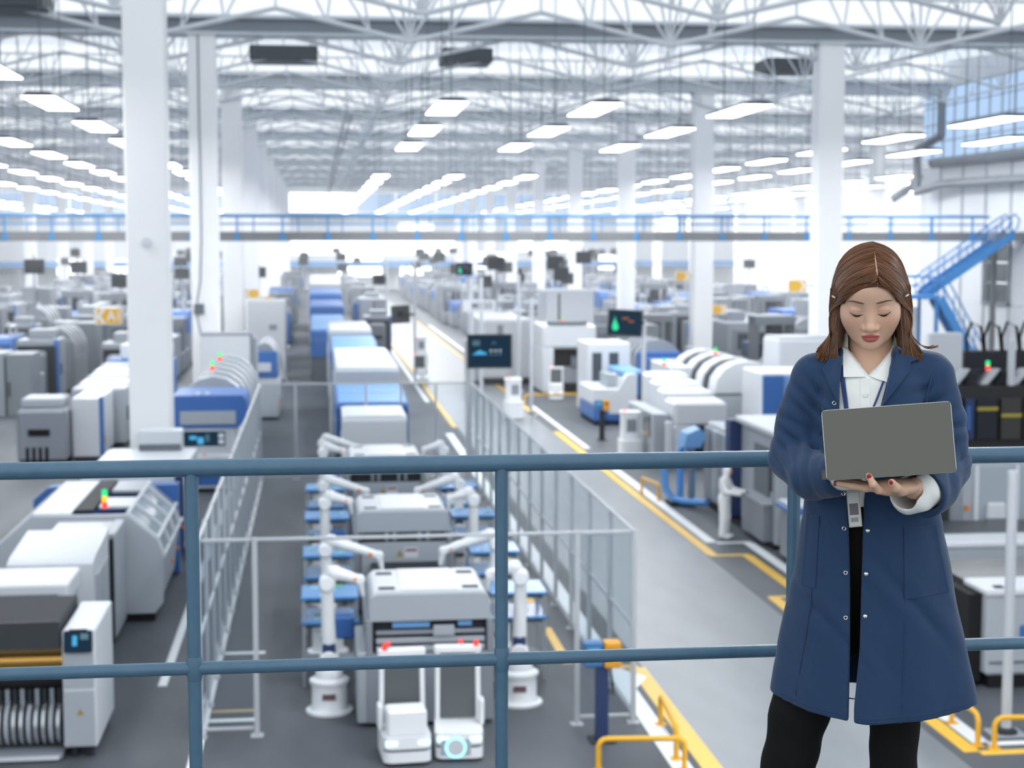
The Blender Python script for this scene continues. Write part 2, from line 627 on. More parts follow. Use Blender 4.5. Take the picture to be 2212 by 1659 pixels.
# girders across the column lines, roof sheets with an added glow, vertical skylight glazing
roof = setting('ceiling', 'sawtooth factory roof with vertical skylights')
YS = [-.3, 21.15] + COLY
for k, Y in enumerate(YS):
    if Y > 30:
        g = setting('beam', None, (0, Y, 0))
        bx('girder', beamm if k != 3 else beamd, g, XL, XR, -.30, .30, 15.12, 15.62)
        bx('girder_flange', beamm, g, XL, XR, -.42, .42, 15.02, 15.13)
        bx('gutter', beamm, g, XL, XR, -.5, .3, 15.63, 15.72)
        for i in range(16):
            x0 = XL + i * 8.25
            if abs(683 + (x0 + 4) / Y * 3500 - 1106) < 1500:
                bx('skylight_pane', glaze, roof, x0 + .04, x0 + 8.21, Y + .10, Y + .14, 15.74, 16.93)
    if k + 1 < len(YS):
        Y1 = YS[k + 1]
        for i in range(11):
            x0 = XL + i * 12
            MB().prism([(Y + .35, 15.74), (Y1 + .2, 16.95), (Y1 + .2, 17.02), (Y + .35, 15.81)], 'x', x0, x0 + 11.98).build('roof_sheet', roofm, roof)
# folded trusses: zig-zag bottom chord, fans of thin web members
def truss(Y, detail):
    t = setting('roof_truss_beam', None, (0, Y, 0))
    ztop = 15.8
    P, half = 9.2, 4.6
    n0, n1 = -7, 7
    allm = MB()
    def m(name, a, b, r):
        px = 683 + (a[0] + b[0]) / 2 / Y * 3500
        if px < -120 or px > 2350:
            return
        if detail:
            bar(name, a, b, r, trussm, t)
        else:
            allm.tube([a, b], r * .75, 4, False)
    for n in range(n0, n1):
        xv = 3.3 + n * P
        V, K, V2 = (xv, 0, 14.05), (xv + half, 0, 15.12), (xv + P, 0, 14.05)
        m('bottom_chord', V, K, .085)
        m('bottom_chord', K, V2, .085)
        m('top_chord', (xv, 0, ztop), (xv + P, 0, ztop), .06)
        for d in (-1.15, -.4, .4, 1.15):
            m('web_member', V, (xv + d, 0, ztop), .045)
        m('post_member', V, (xv, 0, ztop), .045)
        for s in (-1, 1):
            for f0, dx in ((.30, .25), (.30, .9), (.62, -.15), (.62, .55)):
                a = (xv + s * half * f0, 0, 14.05 + 1.07 * f0)
                m('web_member', a, (xv + s * (half * f0 + dx), 0, ztop), .04)
        m('post_member', K, (xv + half, 0, ztop), .04)
    if not detail:
        allm.build('truss_members', trussm, t)['kind'] = 'stuff'
for i in range(26):
    Y = 43.2 + 6.95 * i
    truss(Y, i < 4)
# longitudinal members and the cable tray over the centre line
for m_ in (roofm, skyw, skyw2):
    m_.cycles.emission_sampling = 'NONE'
for n in range(-3, 5):
    c = setting('purlin_beam', None, (3.3 + 9.2 * n, 0, 0))
    bx('purlin', trussm, c, -.03, .03, 85, 222, 14.0, 14.05)
tray = thing('cable_tray', 'long grey cable tray running under the roof above the centre machines', 'cable tray', (1.7, 84, 13.5))
for s in (-.18, .18):
    bx('tray_side', GREY, tray, s - .02, s + .02, 0, 140, 0, .14)
for i in range(50):
    bx('tray_rung', GREY, tray, -.18, .18, i * 2.8, i * 2.8 + .06, .02, .05)
for i in range(7):
    bar('tray_hanger', (0, 4 + i * 20, .1), (0, 4 + i * 20, 3.4), .02, MIDGREY, tray)
# dark ventilation units tucked under the girders
for i, (x, y, z, w, lab) in enumerate(((-1.3, 72, 14.9, 2.9, 'dark roof ventilation unit above the second white column'), (6.6, 72, 14.9, 2.2, 'dark roof ventilation unit near the middle of the roof'),
                                  (-10.6, 57, 14.85, 3.4, 'long dark roof ventilation unit above the hanging lamps at far left'), (21.8, 74, 14.9, 2.6, 'dark roof ventilation unit beside the column behind the woman'),
                                  (20.8, 47.5, 14.6, 3.0, 'dark roof ventilation unit in the top right corner'))):
    u = thing('ventilation_unit', lab, 'ventilation unit', (x, y, z))
    bx('casing', mat('vent_dark', (.06, .07, .08), .5), u, -w / 2, w / 2, -1.2, 1.2, 0, .6, .03)
    for q in range(5):
        bx('grille_slat', MIDGREY, u, -w / 2 + .1, w / 2 - .1, -1.24, -1.2, .06 + q * .1, .10 + q * .1)
    for s in (-1, 1):
        bar('hanger', (s * w * .4, 0, .6), (s * w * .4, 0, 2.0), .03, MIDGREY, u)

# far wall
fw = setting('wall_back', 'far end wall with daylight windows')
for i in range(44):
    bx('wall_panel', wallm, fw, XL + i * 3, XL + i * 3 + 2.96, YB, YB + .3, 0, 10.2)
for i in range(22):
    bx('wall_panel', wallg, fw, XL + i * 6, XL + i * 6 + 5.94, YB, YB + .3, 10.2, 11.6)
    bx('louvre', wallg, fw, XL + i * 6 + .1, XL + i * 6 + 5.8, YB - .2, YB, 10.5, 10.75)
    bx('louvre', wallg, fw, XL + i * 6 + .1, XL + i * 6 + 5.8, YB - .2, YB, 11.1, 11.35)
    bx('wall_panel', wallm, fw, XL + i * 6, XL + i * 6 + 5.98, YB, YB + .3, 14.6, 17.2)
    bx('window_pane', skyw if i not in (10, 11) else skyw2, fw, XL + i * 6 + .15, XL + i * 6 + 5.85, YB + .1, YB + .2, 11.7, 14.5)
for (x0, x1, z0, z1) in ((12.4, 17.6, 9.0, 10.1), (12.6, 17.2, .3, 3.9), (52, 55.2, 8.9, 11), (56.6, 60, 8.9, 11), (30.5, 33.5, 5.8, 8.4), (34.3, 38.2, 5.8, 8.4), (-38, -34.5, 2.4, 4.6), (-30.5, -27.3, 2.4, 4.6),
                         (3.2, 9.8, 2.0, 5.6), (43.0, 47.5, 3.0, 5.2), (-3.8, 21, 5.3, 7.8), (-8, -4, .3, 3.6), (24, 29.5, 3.2, 5.6)):
    bx('window_pane', skyw2, fw, x0, x1, YB - .12, YB - .06, z0, z1)
    bx('window_frame', wallg, fw, x0 - .12, x1 + .12, YB - .06, YB - .01, z0 - .12, z1 + .12)
fwk = thing('far_gallery', 'pale blue gallery along the far end wall', 'gallery', (0, YB - 3.3, 3.5))
bx('gallery_fascia', LBLUE, fwk, XL + .5, XR, 0, .3, 0, .85)
bx('gallery_floor', slabm, fwk, XL + .5, XR, .3, 2.9, .2, .4)
for i in range(14):
    bx('gallery_post', wallg, fwk, XL + 4 + i * 9.4, XL + 4.3 + i * 9.4, .4, .7, -3.5, .2)

# left wall (outside the picture) and the right wall with windows, ducts and panels
wl = setting('wall_left')
for i in range(12):
    bx('wall_panel', wallm, wl, XL - .3, XL, 4.6 + i * 20.1, 4.6 + i * 20.1 + 20, 0, 16)
WX = 34.0
wr = setting('wall_right', 'white clad side wall with blue windows above')
for i in range(10):
    y0 = 58.4 + i * 3.05
    for (z0, z1) in ((0, 4.0), (4.03, 7.2), (7.23, 11.3)):
        if i in (6,) and z0 == 4.03:
            continue
        bx('wall_panel', wallm, wr, WX, WX + .25, y0, y0 + 3.02, z0, z1)
    bx('wall_panel', wallm, wr, WX, WX + .25, y0, y0 + 3.02, 15.5, 17.2)
    bx('pilaster', wallg, wr, WX - .08, WX, y0 - .05, y0 + .07, 0, 11.3)
    for q in range(2):
        for r_ in range(4):
            bx('window_pane', skyw, wr, WX + .1, WX + .14, y0 + q * 1.52 + .05, y0 + q * 1.52 + 1.47, 11.72 + r_ * .94, 11.72 + r_ * .94 + .88)
    for r_ in range(5):
        bx('window_bar', wallg, wr, WX + .02, WX + .18, y0, y0 + 3.05, 11.66 + r_ * .94, 11.72 + r_ * .94)
    for q in range(2):
        bx('window_bar', wallg, wr, WX + .02, WX + .18, y0 + q * 1.52 - .04, y0 + q * 1.52 + .05, 11.7, 15.45)
for r_ in range(3):
    bx('window_pane', GLASSD, wr, WX + .1, WX + .14, 76.8, 79.65, 4.1 + r_ * 1.02, 5.05 + r_ * 1.02)
bx('window_frame', GREY, wr, WX - .1, WX + .08, 76.6, 79.85, 3.95, 4.1)
bx('window_frame', GREY, wr, WX - .1, WX + .08, 76.6, 79.85, 7.1, 7.25)
for y in (76.6, 79.75):
    bx('window_frame', GREY, wr, WX - .1, WX + .08, y, y + .12, 3.95, 7.25)
def duct(name, label, pts, r, rings=3.0):
    t = thing(name, label, 'duct')
    for a, b in zip(pts[:-1], pts[1:]):
        bar('duct_run', a, b, r, ductm, t, 14)
        L = (Vector(b) - Vector(a)).length
        for q in range(int(L / rings)):
            p = Vector(a).lerp(Vector(b), (q + .5) * rings / L)
            d = (Vector(b) - Vector(a)).normalized()
            bar('duct_ring', p - d * .05, p + d * .05, r * 1.07, ductm, t, 14)
    for p in pts[1:-1]:
        MB().lathe([(r * 1.04 * math.cos(a), r * 1.04 * math.sin(a)) for a in np.linspace(-1.5, 1.5, 7)], p, 14).build('duct_elbow', ductm, t)
duct('air_duct', 'round steel air duct dropping in front of the blue windows', [(33.2, 84, 15.2), (33.2, 84, 12.8), (32.9, 86.6, 12.2), (32.9, 86.6, 9.9), (33.0, 83.4, 10.2), (33.2, 58, 9.9)], .23)
duct('air_duct', 'upper round steel air duct along the right wall below the windows', [(33.5, 85.9, 11.42), (33.6, 58, 11.1)], .27)
duct('air_duct', 'short bent air duct beside the corner of the right wall', [(32.2, 88.6, 9.5), (33.2, 88.3, 10.2), (33.70, 88.2, 10.9)], .22)

# blue-railed walkway across the hall
wk = thing('walkway', 'grey walkway with blue railing spanning the hall', 'walkway', (0, 76, 0))
for i in range(16):
    bx('walkway_slab', slabm, wk, -58 + i * 5.7, -58 + i * 5.7 + 5.68, 0, 1.7, 7.17, 7.60)
for s, y in ((0, .05), (1, 1.65)):
    MB().tube([(-58, y, 8.32), (32.4 if s == 0 else 33.3, y, 8.36)], .06, 8).build('top_rail', walkb, wk)
    MB().tube([(-58, y, 7.96), (32.4 if s == 0 else 33.3, y, 7.98)], .035, 6).build('mid_rail', walkb, wk)
    for i in range(44):
        x = -58 + .3 + i * 2.08 + (0 if s == 0 else .7)
        bar('rail_post', (x, y, 7.5), (x, y, 8.33), .045 if s == 0 else .03, walkb, wk)
        if s == 0:
            MB().prism([(x - .05, 7.62), (x + .05, 7.62), (x + .14, 7.22), (x - .14, 7.22)], 'y', -.06, .0).build('post_bracket', walkb, wk)
for x in (-5.3, 24.2, 33.2):
    bx('support_post', slabm, wk, x - .12, x + .12, .7, .94, 0, 7.17)

# blue stair from the walkway to the floor
stb = mat('stair_blue', (0.03, 0.20, 0.50), 0.4)
st = thing('staircase', 'bright blue steel staircase with a landing beside the right wall', 'staircase', (0, 76, 0))
bx('landing', stb, st, 27.6, 29.1, -2.6, -.2, 4.45, 4.62)
bx('top_landing', slabm, st, 32.4, 33.9, -1.3, 0, 7.17, 7.6)
for y in (-1.3, -.25):
    MB().prism([(28.9, 4.35), (33.3, 7.3), (33.3, 7.75), (28.9, 4.80)], 'y', y - .06, y + .06).build('stringer', stb, st)
for y in (-2.6, -1.55):
    MB().prism([(29.0, 4.35), (31.6, .0), (32.05, .0), (29.3, 4.62)], 'y', y - .06, y + .06).build('stringer', stb, st)
for i in range(13):
    t = (i + .5) / 13
    bx('tread', stb, st, 28.9 + t * 4.3 - .15, 28.9 + t * 4.3 + .18, -1.25, -.3, 4.62 + t * 2.9, 4.66 + t * 2.9)
for i in range(17):
    t = (i + .5) / 17
    bx('tread', stb, st, 29.2 + t * 2.5 - .13, 29.2 + t * 2.5 + .15, -2.55, -1.6, 4.5 - t * 4.4, 4.54 - t * 4.4)
for y in (-1.3, -.25):
    MB().tube([(28.7, y, 5.4), (32.9, y, 8.25), (33.3, y, 8.45), (33.55, y, 8.2), (33.4, y, 7.7)], .045, 7).build('handrail', stb, st)
    MB().tube([(28.8, y, 5.05), (33.2, y, 8.0)], .03, 6).build('mid_rail', stb, st)
    for i in range(7):
        x = 28.8 + i * .72
        bar('baluster', (x, y, 4.5 + i * .48), (x, y, 5.45 + i * .485), .035, stb, st)
for y in (-2.6, -1.55):
    MB().tube([(28.9, y, 5.4), (29.6, y, 5.2), (32.0, y, 1.05)], .045, 7).build('handrail', stb, st)
    MB().tube([(29.2, y, 5.1), (31.9, y, .65)], .03, 6).build('mid_rail', stb, st)
    for i in range(6):
        x = 29.3 + i * .52
        bar('baluster', (x, y, 4.6 - i * .86), (x, y, 5.45 - i * .86), .035, stb, st)
for (x, y) in ((27.7, -2.5), (27.7, -.3), (29.0, -2.5), (29.0, -.3)):
    bx('landing_leg', stb, st, x - .07, x + .07, y - .07, y + .07, 0, 4.45)
for (a, b) in (((27.65, -2.55), (29.0, -2.55)), ((27.65, -.25), (29.0, -.25)), ((27.65, -2.55), (27.65, -.25))):
    MB().tube([(*a, 5.5), (*b, 5.5)], .045, 7).build('landing_rail', stb, st)
    MB().tube([(*a, 5.05), (*b, 5.05)], .03, 6).build('landing_rail', stb, st)

# hanging strip lamps
difm = light_mat('lamp_diffuser', (0.97, 0.985, 1.0), LAMP_POWER)
lampg = mat('lamp_housing', (0.10, 0.12, 0.14), 0.5)
proto = thing('hanging_lamp', 'x', 'lamp', (0, 0, 0), 0, 'hanging strip lamps')
MB().prism([(-.5, 0), (.5, 0), (.34, .14), (-.34, .14)], 'y', -2.5, 2.5).build('housing', lampg, proto)
MB().add([(-.48, -2.45, -.012), (-.48, 2.45, -.012), (.48, 2.45, -.012), (.48, -2.45, -.012)], [(0, 1, 2, 3)]).build('diffuser', difm, proto)
for y in (-1.9, 1.9):
    bar('cable', (0, y, .14), (0, y, 5.5), .018, MIDGREY, proto)
first = [True]
def lamp(x, y, label):
    if first[0]:
        first[0] = False
        proto.location = (x, y, 11.4)
        proto['label'] = label
        return proto
    return dup(proto, (x, y, 11.4), None, label)
def lamp_row(x, ys, rowname):
    n = 0
    for y in ys:
        if (y > 20 and y < 22 and x != 4.2) or (y < 20 and x > 10):
            continue
        px, pyy = 683 + x / y * 3500, 524 - 4.3 / y * 3500
        if y > 22 and (px < -70 or px > 2270 or pyy < 0) or (x > 33 and y < 95):
            continue
        if y < 22:
            lamp(x, y, f'added unseen lamp above the platform, {"over" if y < 15 else "just past"} the railing, row {rowname}')
            continue
        w = ORD[n] if n < 20 else 'far'
        lamp(x, y, f'{w} lamp in the row {rowname}, nearest first')
        n += 1
YA = [41.9 + 10.2 * k for k in range(20)]
YN = [11.3, 21.5]                                    # unseen lamps added above the near floor and platform to brighten them
lamp_row(-8.1, YA, 'just left of the near column')
lamp_row(-13.0, YA, 'second to the left of the near column')
lamp_row(-17.8, YA, 'third to the left of the near column')
lamp_row(-22.7, YA, 'fourth to the left of the near column')
lamp_row(-33.0, YA, 'fifth to the left of the near column')
lamp_row(-38.0, YA, 'at the far left edge')
YC = YN + [52.5, 63.0, 73.6] + [107 + 10.5 * k for k in range(13)]
lamp_row(4.2, YC, 'over the centre machine line')
lamp_row(9.0, YC, 'over the painted aisle')
lamp_row(13.8, YC, 'over the machines right of the aisle')
YD = [56.2 + 9.6 * k for k in range(19)]
lamp_row(23.9, YD, 'just right of the column behind the woman')
lamp_row(28.8, [y + 1.0 for y in YD], 'next to the right wall')
lamp_row(38.0, YD, 'beyond the end of the right wall')
lamp_row(42.8, YD, 'second beyond the end of the right wall')
lamp_row(50.5, YD, 'farthest to the right')
# ------------------------------------------------------------------ machines: kit of parts
def stack_light(parent, x, y, z, s=1.0, amber=True):
    st_ = link('stack_light', None, parent)
    st_.location = (x, y, z)
    MB().lathe([(.05 * s, 0), (.05 * s, .10 * s)], (0, 0, 0), 12).build('red_lens', LRED, st_)
    h = .11
    if amber:
        MB().lathe([(.05 * s, .11 * s), (.05 * s, .21 * s)], (0, 0, 0), 12).build('amber_lens', LYEL, st_)
        h = .22
    MB().lathe([(.05 * s, h * s), (.05 * s, (h + .10) * s), (.03 * s, (h + .115) * s)], (0, 0, 0), 12).build('green_lens', LGREEN, st_)
    return st_
def pixels_screen(parent, x0, x1, y, z0, z1, kind):
    """flat display on a -y facing panel with a few lit shapes"""
    W_, H_ = x1 - x0, z1 - z0
    MB().add([(x0, y, z0), (x1, y, z0), (x1, y, z1), (x0, y, z1)], [(0, 1, 2, 3)]).build('display', SCREEN, parent)
    def r(u0, u1, v0, v1, m, n='display_graphic'):
        MB().add([(x0 + W_ * u0, y - .004, z0 + H_ * v0), (x0 + W_ * u1, y - .004, z0 + H_ * v0), (x0 + W_ * u1, y - .004, z0 + H_ * v1), (x0 + W_ * u0, y - .004, z0 + H_ * v1)], [(0, 1, 2, 3)]).build(n, m, parent)
    if kind == 'charts':
        pts = [(0.06, .38), (.12, .42), (.20, .50), (.27, .54), (.33, .48), (.42, .45), (.42, .38)]
        MB().add([(x0 + W_ * u, y - .004, z0 + H_ * v) for u, v in pts], [tuple(range(len(pts)))]).build('display_graphic', SCR_CYAN, parent)
        r(.08, .26, .68, .86, mat('screen_teal', (.10, .20, .25), .5))
        for i in range(3):
            for j in range(2):
                r(.50 + i * .11, .56 + i * .11, .36 + j * .12, .43 + j * .12, SCR_WHITE if j else mat('screen_teal', (.1, .2, .25), .5))
        pts = [(.60 + .05 * math.cos(a), .74 + .08 * math.sin(a)) for a in np.linspace(-.4, 3.6, 9)] + [(.60 + .025 * math.cos(a), .74 + .04 * math.sin(a)) for a in np.linspace(3.6, -.4, 9)]
        MB().add([(x0 + W_ * u, y - .004, z0 + H_ * v) for u, v in pts], [(i, i + 1, 16 - i, 17 - i) for i in range(8)]).build('display_graphic', mat('screen_teal', (.1, .2, .25), .5), parent)
    elif kind == 'drop':
        pts = [(.10, .25), (.14, .17), (.22, .15), (.28, .20), (.30, .30), (.27, .42), (.20, .60), (.17, .78), (.15, .60), (.10, .40)]
        MB().add([(x0 + W_ * u, y - .004, z0 + H_ * v) for u, v in pts], [tuple(range(len(pts)))]).build('display_graphic', SCR_GREEN, parent)
        r(.40, .60, .66, .72, SCR_ORANGE)
        r(.60, .76, .54, .60, SCR_ORANGE)
    elif kind == 'panel':
        r(.0, .12, 0, 1, BLACK)
        r(.28, .42, .45, .7, SCR_CYAN)
        r(.44, .56, .15, .6, SCR_CYAN)
        r(.60, .68, .3, .8, mat('screen_teal', (.1, .2, .25), .5))
        r(.86, .97, .55, .85, SCR_WHITE)
        r(.86, .97, .15, .45, SCR_WHITE)
    elif kind == 'blue':
        r(.30, .48, .3, .8, SCR_CYAN)
        r(.6, .9, .6, .9, mat('screen_teal', (.1, .2, .25), .5))
def foot_row(parent, xs, ys, h=.1, r=.04):
    for x in xs:
        for y in ys:
            MB().lathe([(r * 1.5, 0), (r * 1.5, .02), (r, .025), (r, h)], (x, y, 0), 10).build('foot', DARK, parent)

# ---------- centre line: three enclosed cells with rounded hoods
def hood_profile(W_, z0, H_, r):
    pts = [(-W_ / 2, z0), (W_ / 2, z0), (W_ / 2, H_ - r)]
    pts += [(W_ / 2 - r + r * math.cos(a), H_ - r + r * math.sin(a)) for a in np.linspace(.2, math.pi / 2, 5)]
    pts += [(-W_ / 2 + r + r * math.cos(a), H_ - r + r * math.sin(a)) for a in np.linspace(math.pi / 2, math.pi - .2, 5)]
    pts += [(-W_ / 2, H_ - r)]
    return pts
def centre_cell(y, D, label, front):
    t = thing('processing_cell', label, 'machine', (1.6, y, 0))
    W_, H_ = 1.78, 1.97
    MB().prism(hood_profile(W_, 1.58, H_, .14), 'y', 0, D).build('hood', mat('hood_grey', (.38, .415, .455), .42), t)
    MB().prism(hood_profile(W_ - .10, 1.8, H_ + .035, .10), 'y', .10, D - .05).build('hood_top', WHITE, t)
    for s in (-1, 1):
        for yy in (.22, D - .45):
            bx('vent_slot', DARK, t, s * .62 - .12, s * .62 + .12, yy, yy + .16, H_ + .03, H_ + .045)
    bx('top_panel', WHITE, t, -.42, .42, .12, D - .1, H_ + .03, H_ + .055, .01)
    bx('side_panel', PALE, t, -W_ / 2 - .18, -W_ / 2 + .06, .02, D, .06, 1.12, .02)
    for s in (-1, 1):
        bx('side_wall', GREY, t, s * W_ / 2 - .05, s * W_ / 2 + .05, .0, D, .06, 1.60, .02)
    bx('bed', MIDGREY, t, -W_ / 2 + .06, W_ / 2 - .06, .25, D, .1, 1.58)
    if front == 'slots':
        bx('lower_front', GREY, t, -W_ / 2 + .02, W_ / 2 - .02, .0, .12, .06, 1.10, .01)
        for i, (z0, z1, m) in enumerate(((1.12, 1.20, PALE), (1.24, 1.32, PALE), (1.37, 1.43, GREY))):
            bx('guide_rail', m, t, -W_ / 2 + .1, W_ / 2 - .08, .02, .10, z0, z1, .01)
        bx('slot_cavity', DARK, t, -W_ / 2 + .08, W_ / 2 - .08, .12, .24, 1.0, 1.58)
        bx('glass_tray', LBLUE, t, -.55, .0, .05, .11, 1.47, 1.55)
        bx('glass_tray', LBLUE, t, .42, .62, .05, .11, 1.48, 1.55)
        bx('bracket', PALE, t, .05, .36, .0, .06, 1.34, 1.5, .01)
        for x in (-.62, .45):
            MB().lathe([(.03, 0), (.03, .05)], (x, .0, 1.22), 8).build('red_marker', LRED, t)
    else:
        bx('cavity', DARK, t, -W_ / 2 + .12, W_ / 2 - .10, .12, .24, 1.38, 1.58)
        for x in (-.35, -.2, .28, .44):
            bx('nozzle', GREY, t, x, x + .07, .03, .12, 1.40, 1.57)
        bx('lower_front', PALE, t, -W_ / 2 + .08, W_ / 2 - .06, .0, .12, .06, 1.37, .01)
        bx('warning_plate', WHITE, t, .02, .28, -.006, 0, 1.08, 1.28)
        bx('warning_stripe', mat('label_red', (.25, .06, .07), .5), t, .04, .26, -.009, -.006, 1.20, 1.25)
        MB().prism([(-.14, 1.10), (.0, 1.10), (-.07, 1.24)], 'y', -.006, 0).build('warning_triangle', mat('label_ochre', (.33, .25, .06), .5), t)
        bx('belt', DARK, t, -.62, .72, -4.6, .0, .92, 1.0, .01)
        for x, yy in ((-.5, -4.3), (.12, -4.2), (-.5, -3.2), (.1, -3.0), (-.45, -2.1), (.15, -1.9)):
            bx('solar_cell', mat('cell_cyan', (.25, .55, .72), .25), t, x, x + .5, yy, yy + .8, 1.0, 1.02)
        for x in (-.6, .7):
            bx('belt_leg', MIDGREY, t, x - .04, x + .04, -4.4, -4.3, 0, .92)
    bx('blue_guard', BLUE, t, -W_ / 2 - .5, -W_ / 2 - .18, D + .02, D + .32, .9, 1.25, .03)
    return t
centre_cell(23.35, 1.75, 'nearest grey cell of the centre line, behind the two mobile robots', 'slots')
centre_cell(30.7, 2.0, 'second grey cell of the centre line, with a warning plate', 'open')
centre_cell(38.6, 2.2, 'third grey cell of the centre line, just above the top rail', 'open')

# ---------- further along the same line: white hoods and blue covers
def line_block(name, x0, x1, y0, y1, H_, top, side, label, blue=False, slope=0.0):
    t = thing(name, label, 'machine', ((x0 + x1) / 2, y0, 0))
    W_, D = x1 - x0, y1 - y0
    bx('base', MIDGREY, t, -W_ / 2 + .08, W_ / 2 - .08, .08, D - .05, 0, H_ * .45)
    MB().prism([(0, H_ * .42), (0, H_ - .12 - slope), (.12, H_ - slope), (D * .5, H_), (D, H_), (D, H_ * .42)], 'x', -W_ / 2, W_ / 2).build('cover', side, t)
    MB().prism([(.14, H_ - slope + .005), (D * .5, H_ + .005), (D - .1, H_ + .005), (D - .1, H_ + .03), (D * .5, H_ + .03), (.14, H_ - slope + .03)], 'x', -W_ / 2 + .08, W_ / 2 - .08).build('top_lid', top, t)
    for s in (-1, 1):
        bx('side_door', PALE if blue else WHITE, t, s * W_ / 2 - .03, s * W_ / 2 + .03, .3, D * .5, .25, H_ * .7, .01)
        bx('side_door', BLUE if blue else PALE, t, s * W_ / 2 - .03, s * W_ / 2 + .03, D * .53, D - .2, .25, H_ * .7, .01)
    for i in range(2):
        bx('lid_seam', GREY, t, -W_ / 2 + .1, W_ / 2 - .1, D * (.35 + .3 * i), D * (.35 + .3 * i) + .05, H_ + .028, H_ + .036)
    if not blue:
        bx('front_slot', DARK, t, -W_ / 2 + .15, W_ / 2 - .15, -.02, .02, H_ * .47, H_ * .60)
    foot_row(t, (-W_ / 2 + .2, W_ / 2 - .2), (.25, D - .25), .08)
    return t
line_block('hooded_machine', .68, 2.45, 44.8, 47.8, 2.28, WHITE, WHITE, 'white hooded machine of the centre line just behind the third grey cell')
line_block('blue_machine', .55, 2.75, 49.4, 54.6, 2.35, LBLUE, BLUE, 'blue covered machine of the centre line behind the far glass fence', True, .15)
line_block('hooded_machine', .62, 2.75, 55.2, 65.5, 2.85, WHITE, PALE, 'long white machine of the centre line between two blue ones')
line_block('blue_machine', .55, 2.45, 66.0, 71.5, 3.0, LBLUE, BLUE, 'second blue covered machine along the centre line', True, .25)
line_block('hooded_machine', .5, 2.4, 72.0, 79.5, 3.25, WHITE, PALE, 'white machine of the centre line before it bends left')
line_block('blue_machine', -.35, 1.5, 84.0, 95.0, 2.9, LBLUE, BLUE, 'light blue topped machine at the bend of the centre line', True, .3)
line_block('blue_machine', -.4, 1.6, 97.0, 108.0, 3.3, BLUE, BLUE, 'dark blue machine behind the bend of the centre line', True)
line_block('blue_machine', -.5, 1.7, 112.0, 124.0, 3.6, BLUE, BLUE, 'far dark blue machine of the centre line', True)
line_block('hooded_machine', -.6, 1.9, 128.0, 142.0, 4.3, WHITE, PALE, 'farthest white machine of the centre line', False, .4)

# ---------- robot arms either side of the cells
def robot(x, y, side, label, yaw=0.0, reach=.85, low=1.62):
    t = thing('robot_arm', label, 'robot arm', (x, y, 0), yaw, 'white robot arms beside the centre cells')
    s = side
    MB().lathe([(.36, 0), (.36, .035), (.30, .05), (.27, .09), (.27, .42), (.30, .45), (.30, .50), (.2, .53)], (0, 0, 0), 22).build('base', ROBOT, t)
    bx('base_label', mat('label_dark_red', (.16, .10, .11), .5), t, -.10, .10, -.285, -.26, .24, .33)
    MB().lathe([(.2, .53), (.21, .62), (.17, .70), (.15, .74)], (0, 0, 0), 18).build('turntable', ROBOT, t)
    MB().lathe([(.13, -.17), (.15, -.14), (.15, .14), (.13, .17)], (0, 0, .80), 18, 'y').build('shoulder_joint', ROBOT, t)
    bx('motor_band', NAVY, t, -.10, .10, -.12, .12, .86, 1.06, .02)
    e = Vector((s * -.02, 0, low))
    MB().tube([(0, 0, .82), (0, 0, 1.0), e - Vector((0, 0, .12)), e], [.13, .115, .095, .11], 14).build('lower_arm', ROBOT, t)
    MB().lathe([(.10, -.16), (.125, -.12), (.125, .12), (.10, .16)], e, 18, 'y').build('elbow_joint', ROBOT, t)
    k = e + Vector((s * .10, -.05, .16))
    w = k + Vector((s * reach * .82, .1, -reach * .28))
    MB().tube([e, k], [.11, .11], 14).build('elbow_link', ROBOT, t)
    MB().lathe([(.0, -.115), (.075, -.1), (.115, -.04), (.115, .04), (.075, .1), (.0, .115)], k, 14).build('elbow_cap', ROBOT, t)
    MB().tube([k, k.lerp(w, .25), k.lerp(w, .8), w], [.105, .10, .075, .07], 14).build('forearm', ROBOT, t)
    bx('forearm_label', ORANGE, t, *sorted((k.lerp(w, .80).x - .02, k.lerp(w, .86).x)), w.y - .10, w.y - .06, w.z + .0, w.z + .06)
    MB().lathe([(.06, -.08), (.075, -.05), (.075, .05), (.06, .08)], w, 14, 'y').build('wrist_joint', ROBOT, t)
    d = w + Vector((s * .05, 0, -.26))
    MB().tube([w, w.lerp(d, .6), d], [.06, .045, .03], 12).build('tool', ROBOT, t)
    return t
for i, (y, h) in enumerate(((24.3, 1.98), (27.9, 1.80), (31.8, 1.98), (35.3, 1.8), (39.6, 1.98), (42.9, 1.8))):
    robot(.13, y, 1, f'{ORD[i]} white robot arm on the left side of the centre line, nearest first', R(random.uniform(-6, 6)), 1.0 if i % 2 else .48, h)
for i, (y, h) in enumerate(((24.4, 1.98), (27.9, 1.85), (31.9, 1.98), (35.2, 1.8), (39.6, 1.98))):
    robot(3.05, y, -1, f'{ORD[i]} white robot arm on the right side of the centre line, nearest first', R(random.uniform(-6, 6)), (.45, 1.0, .45, 1.0, .45)[i], h)

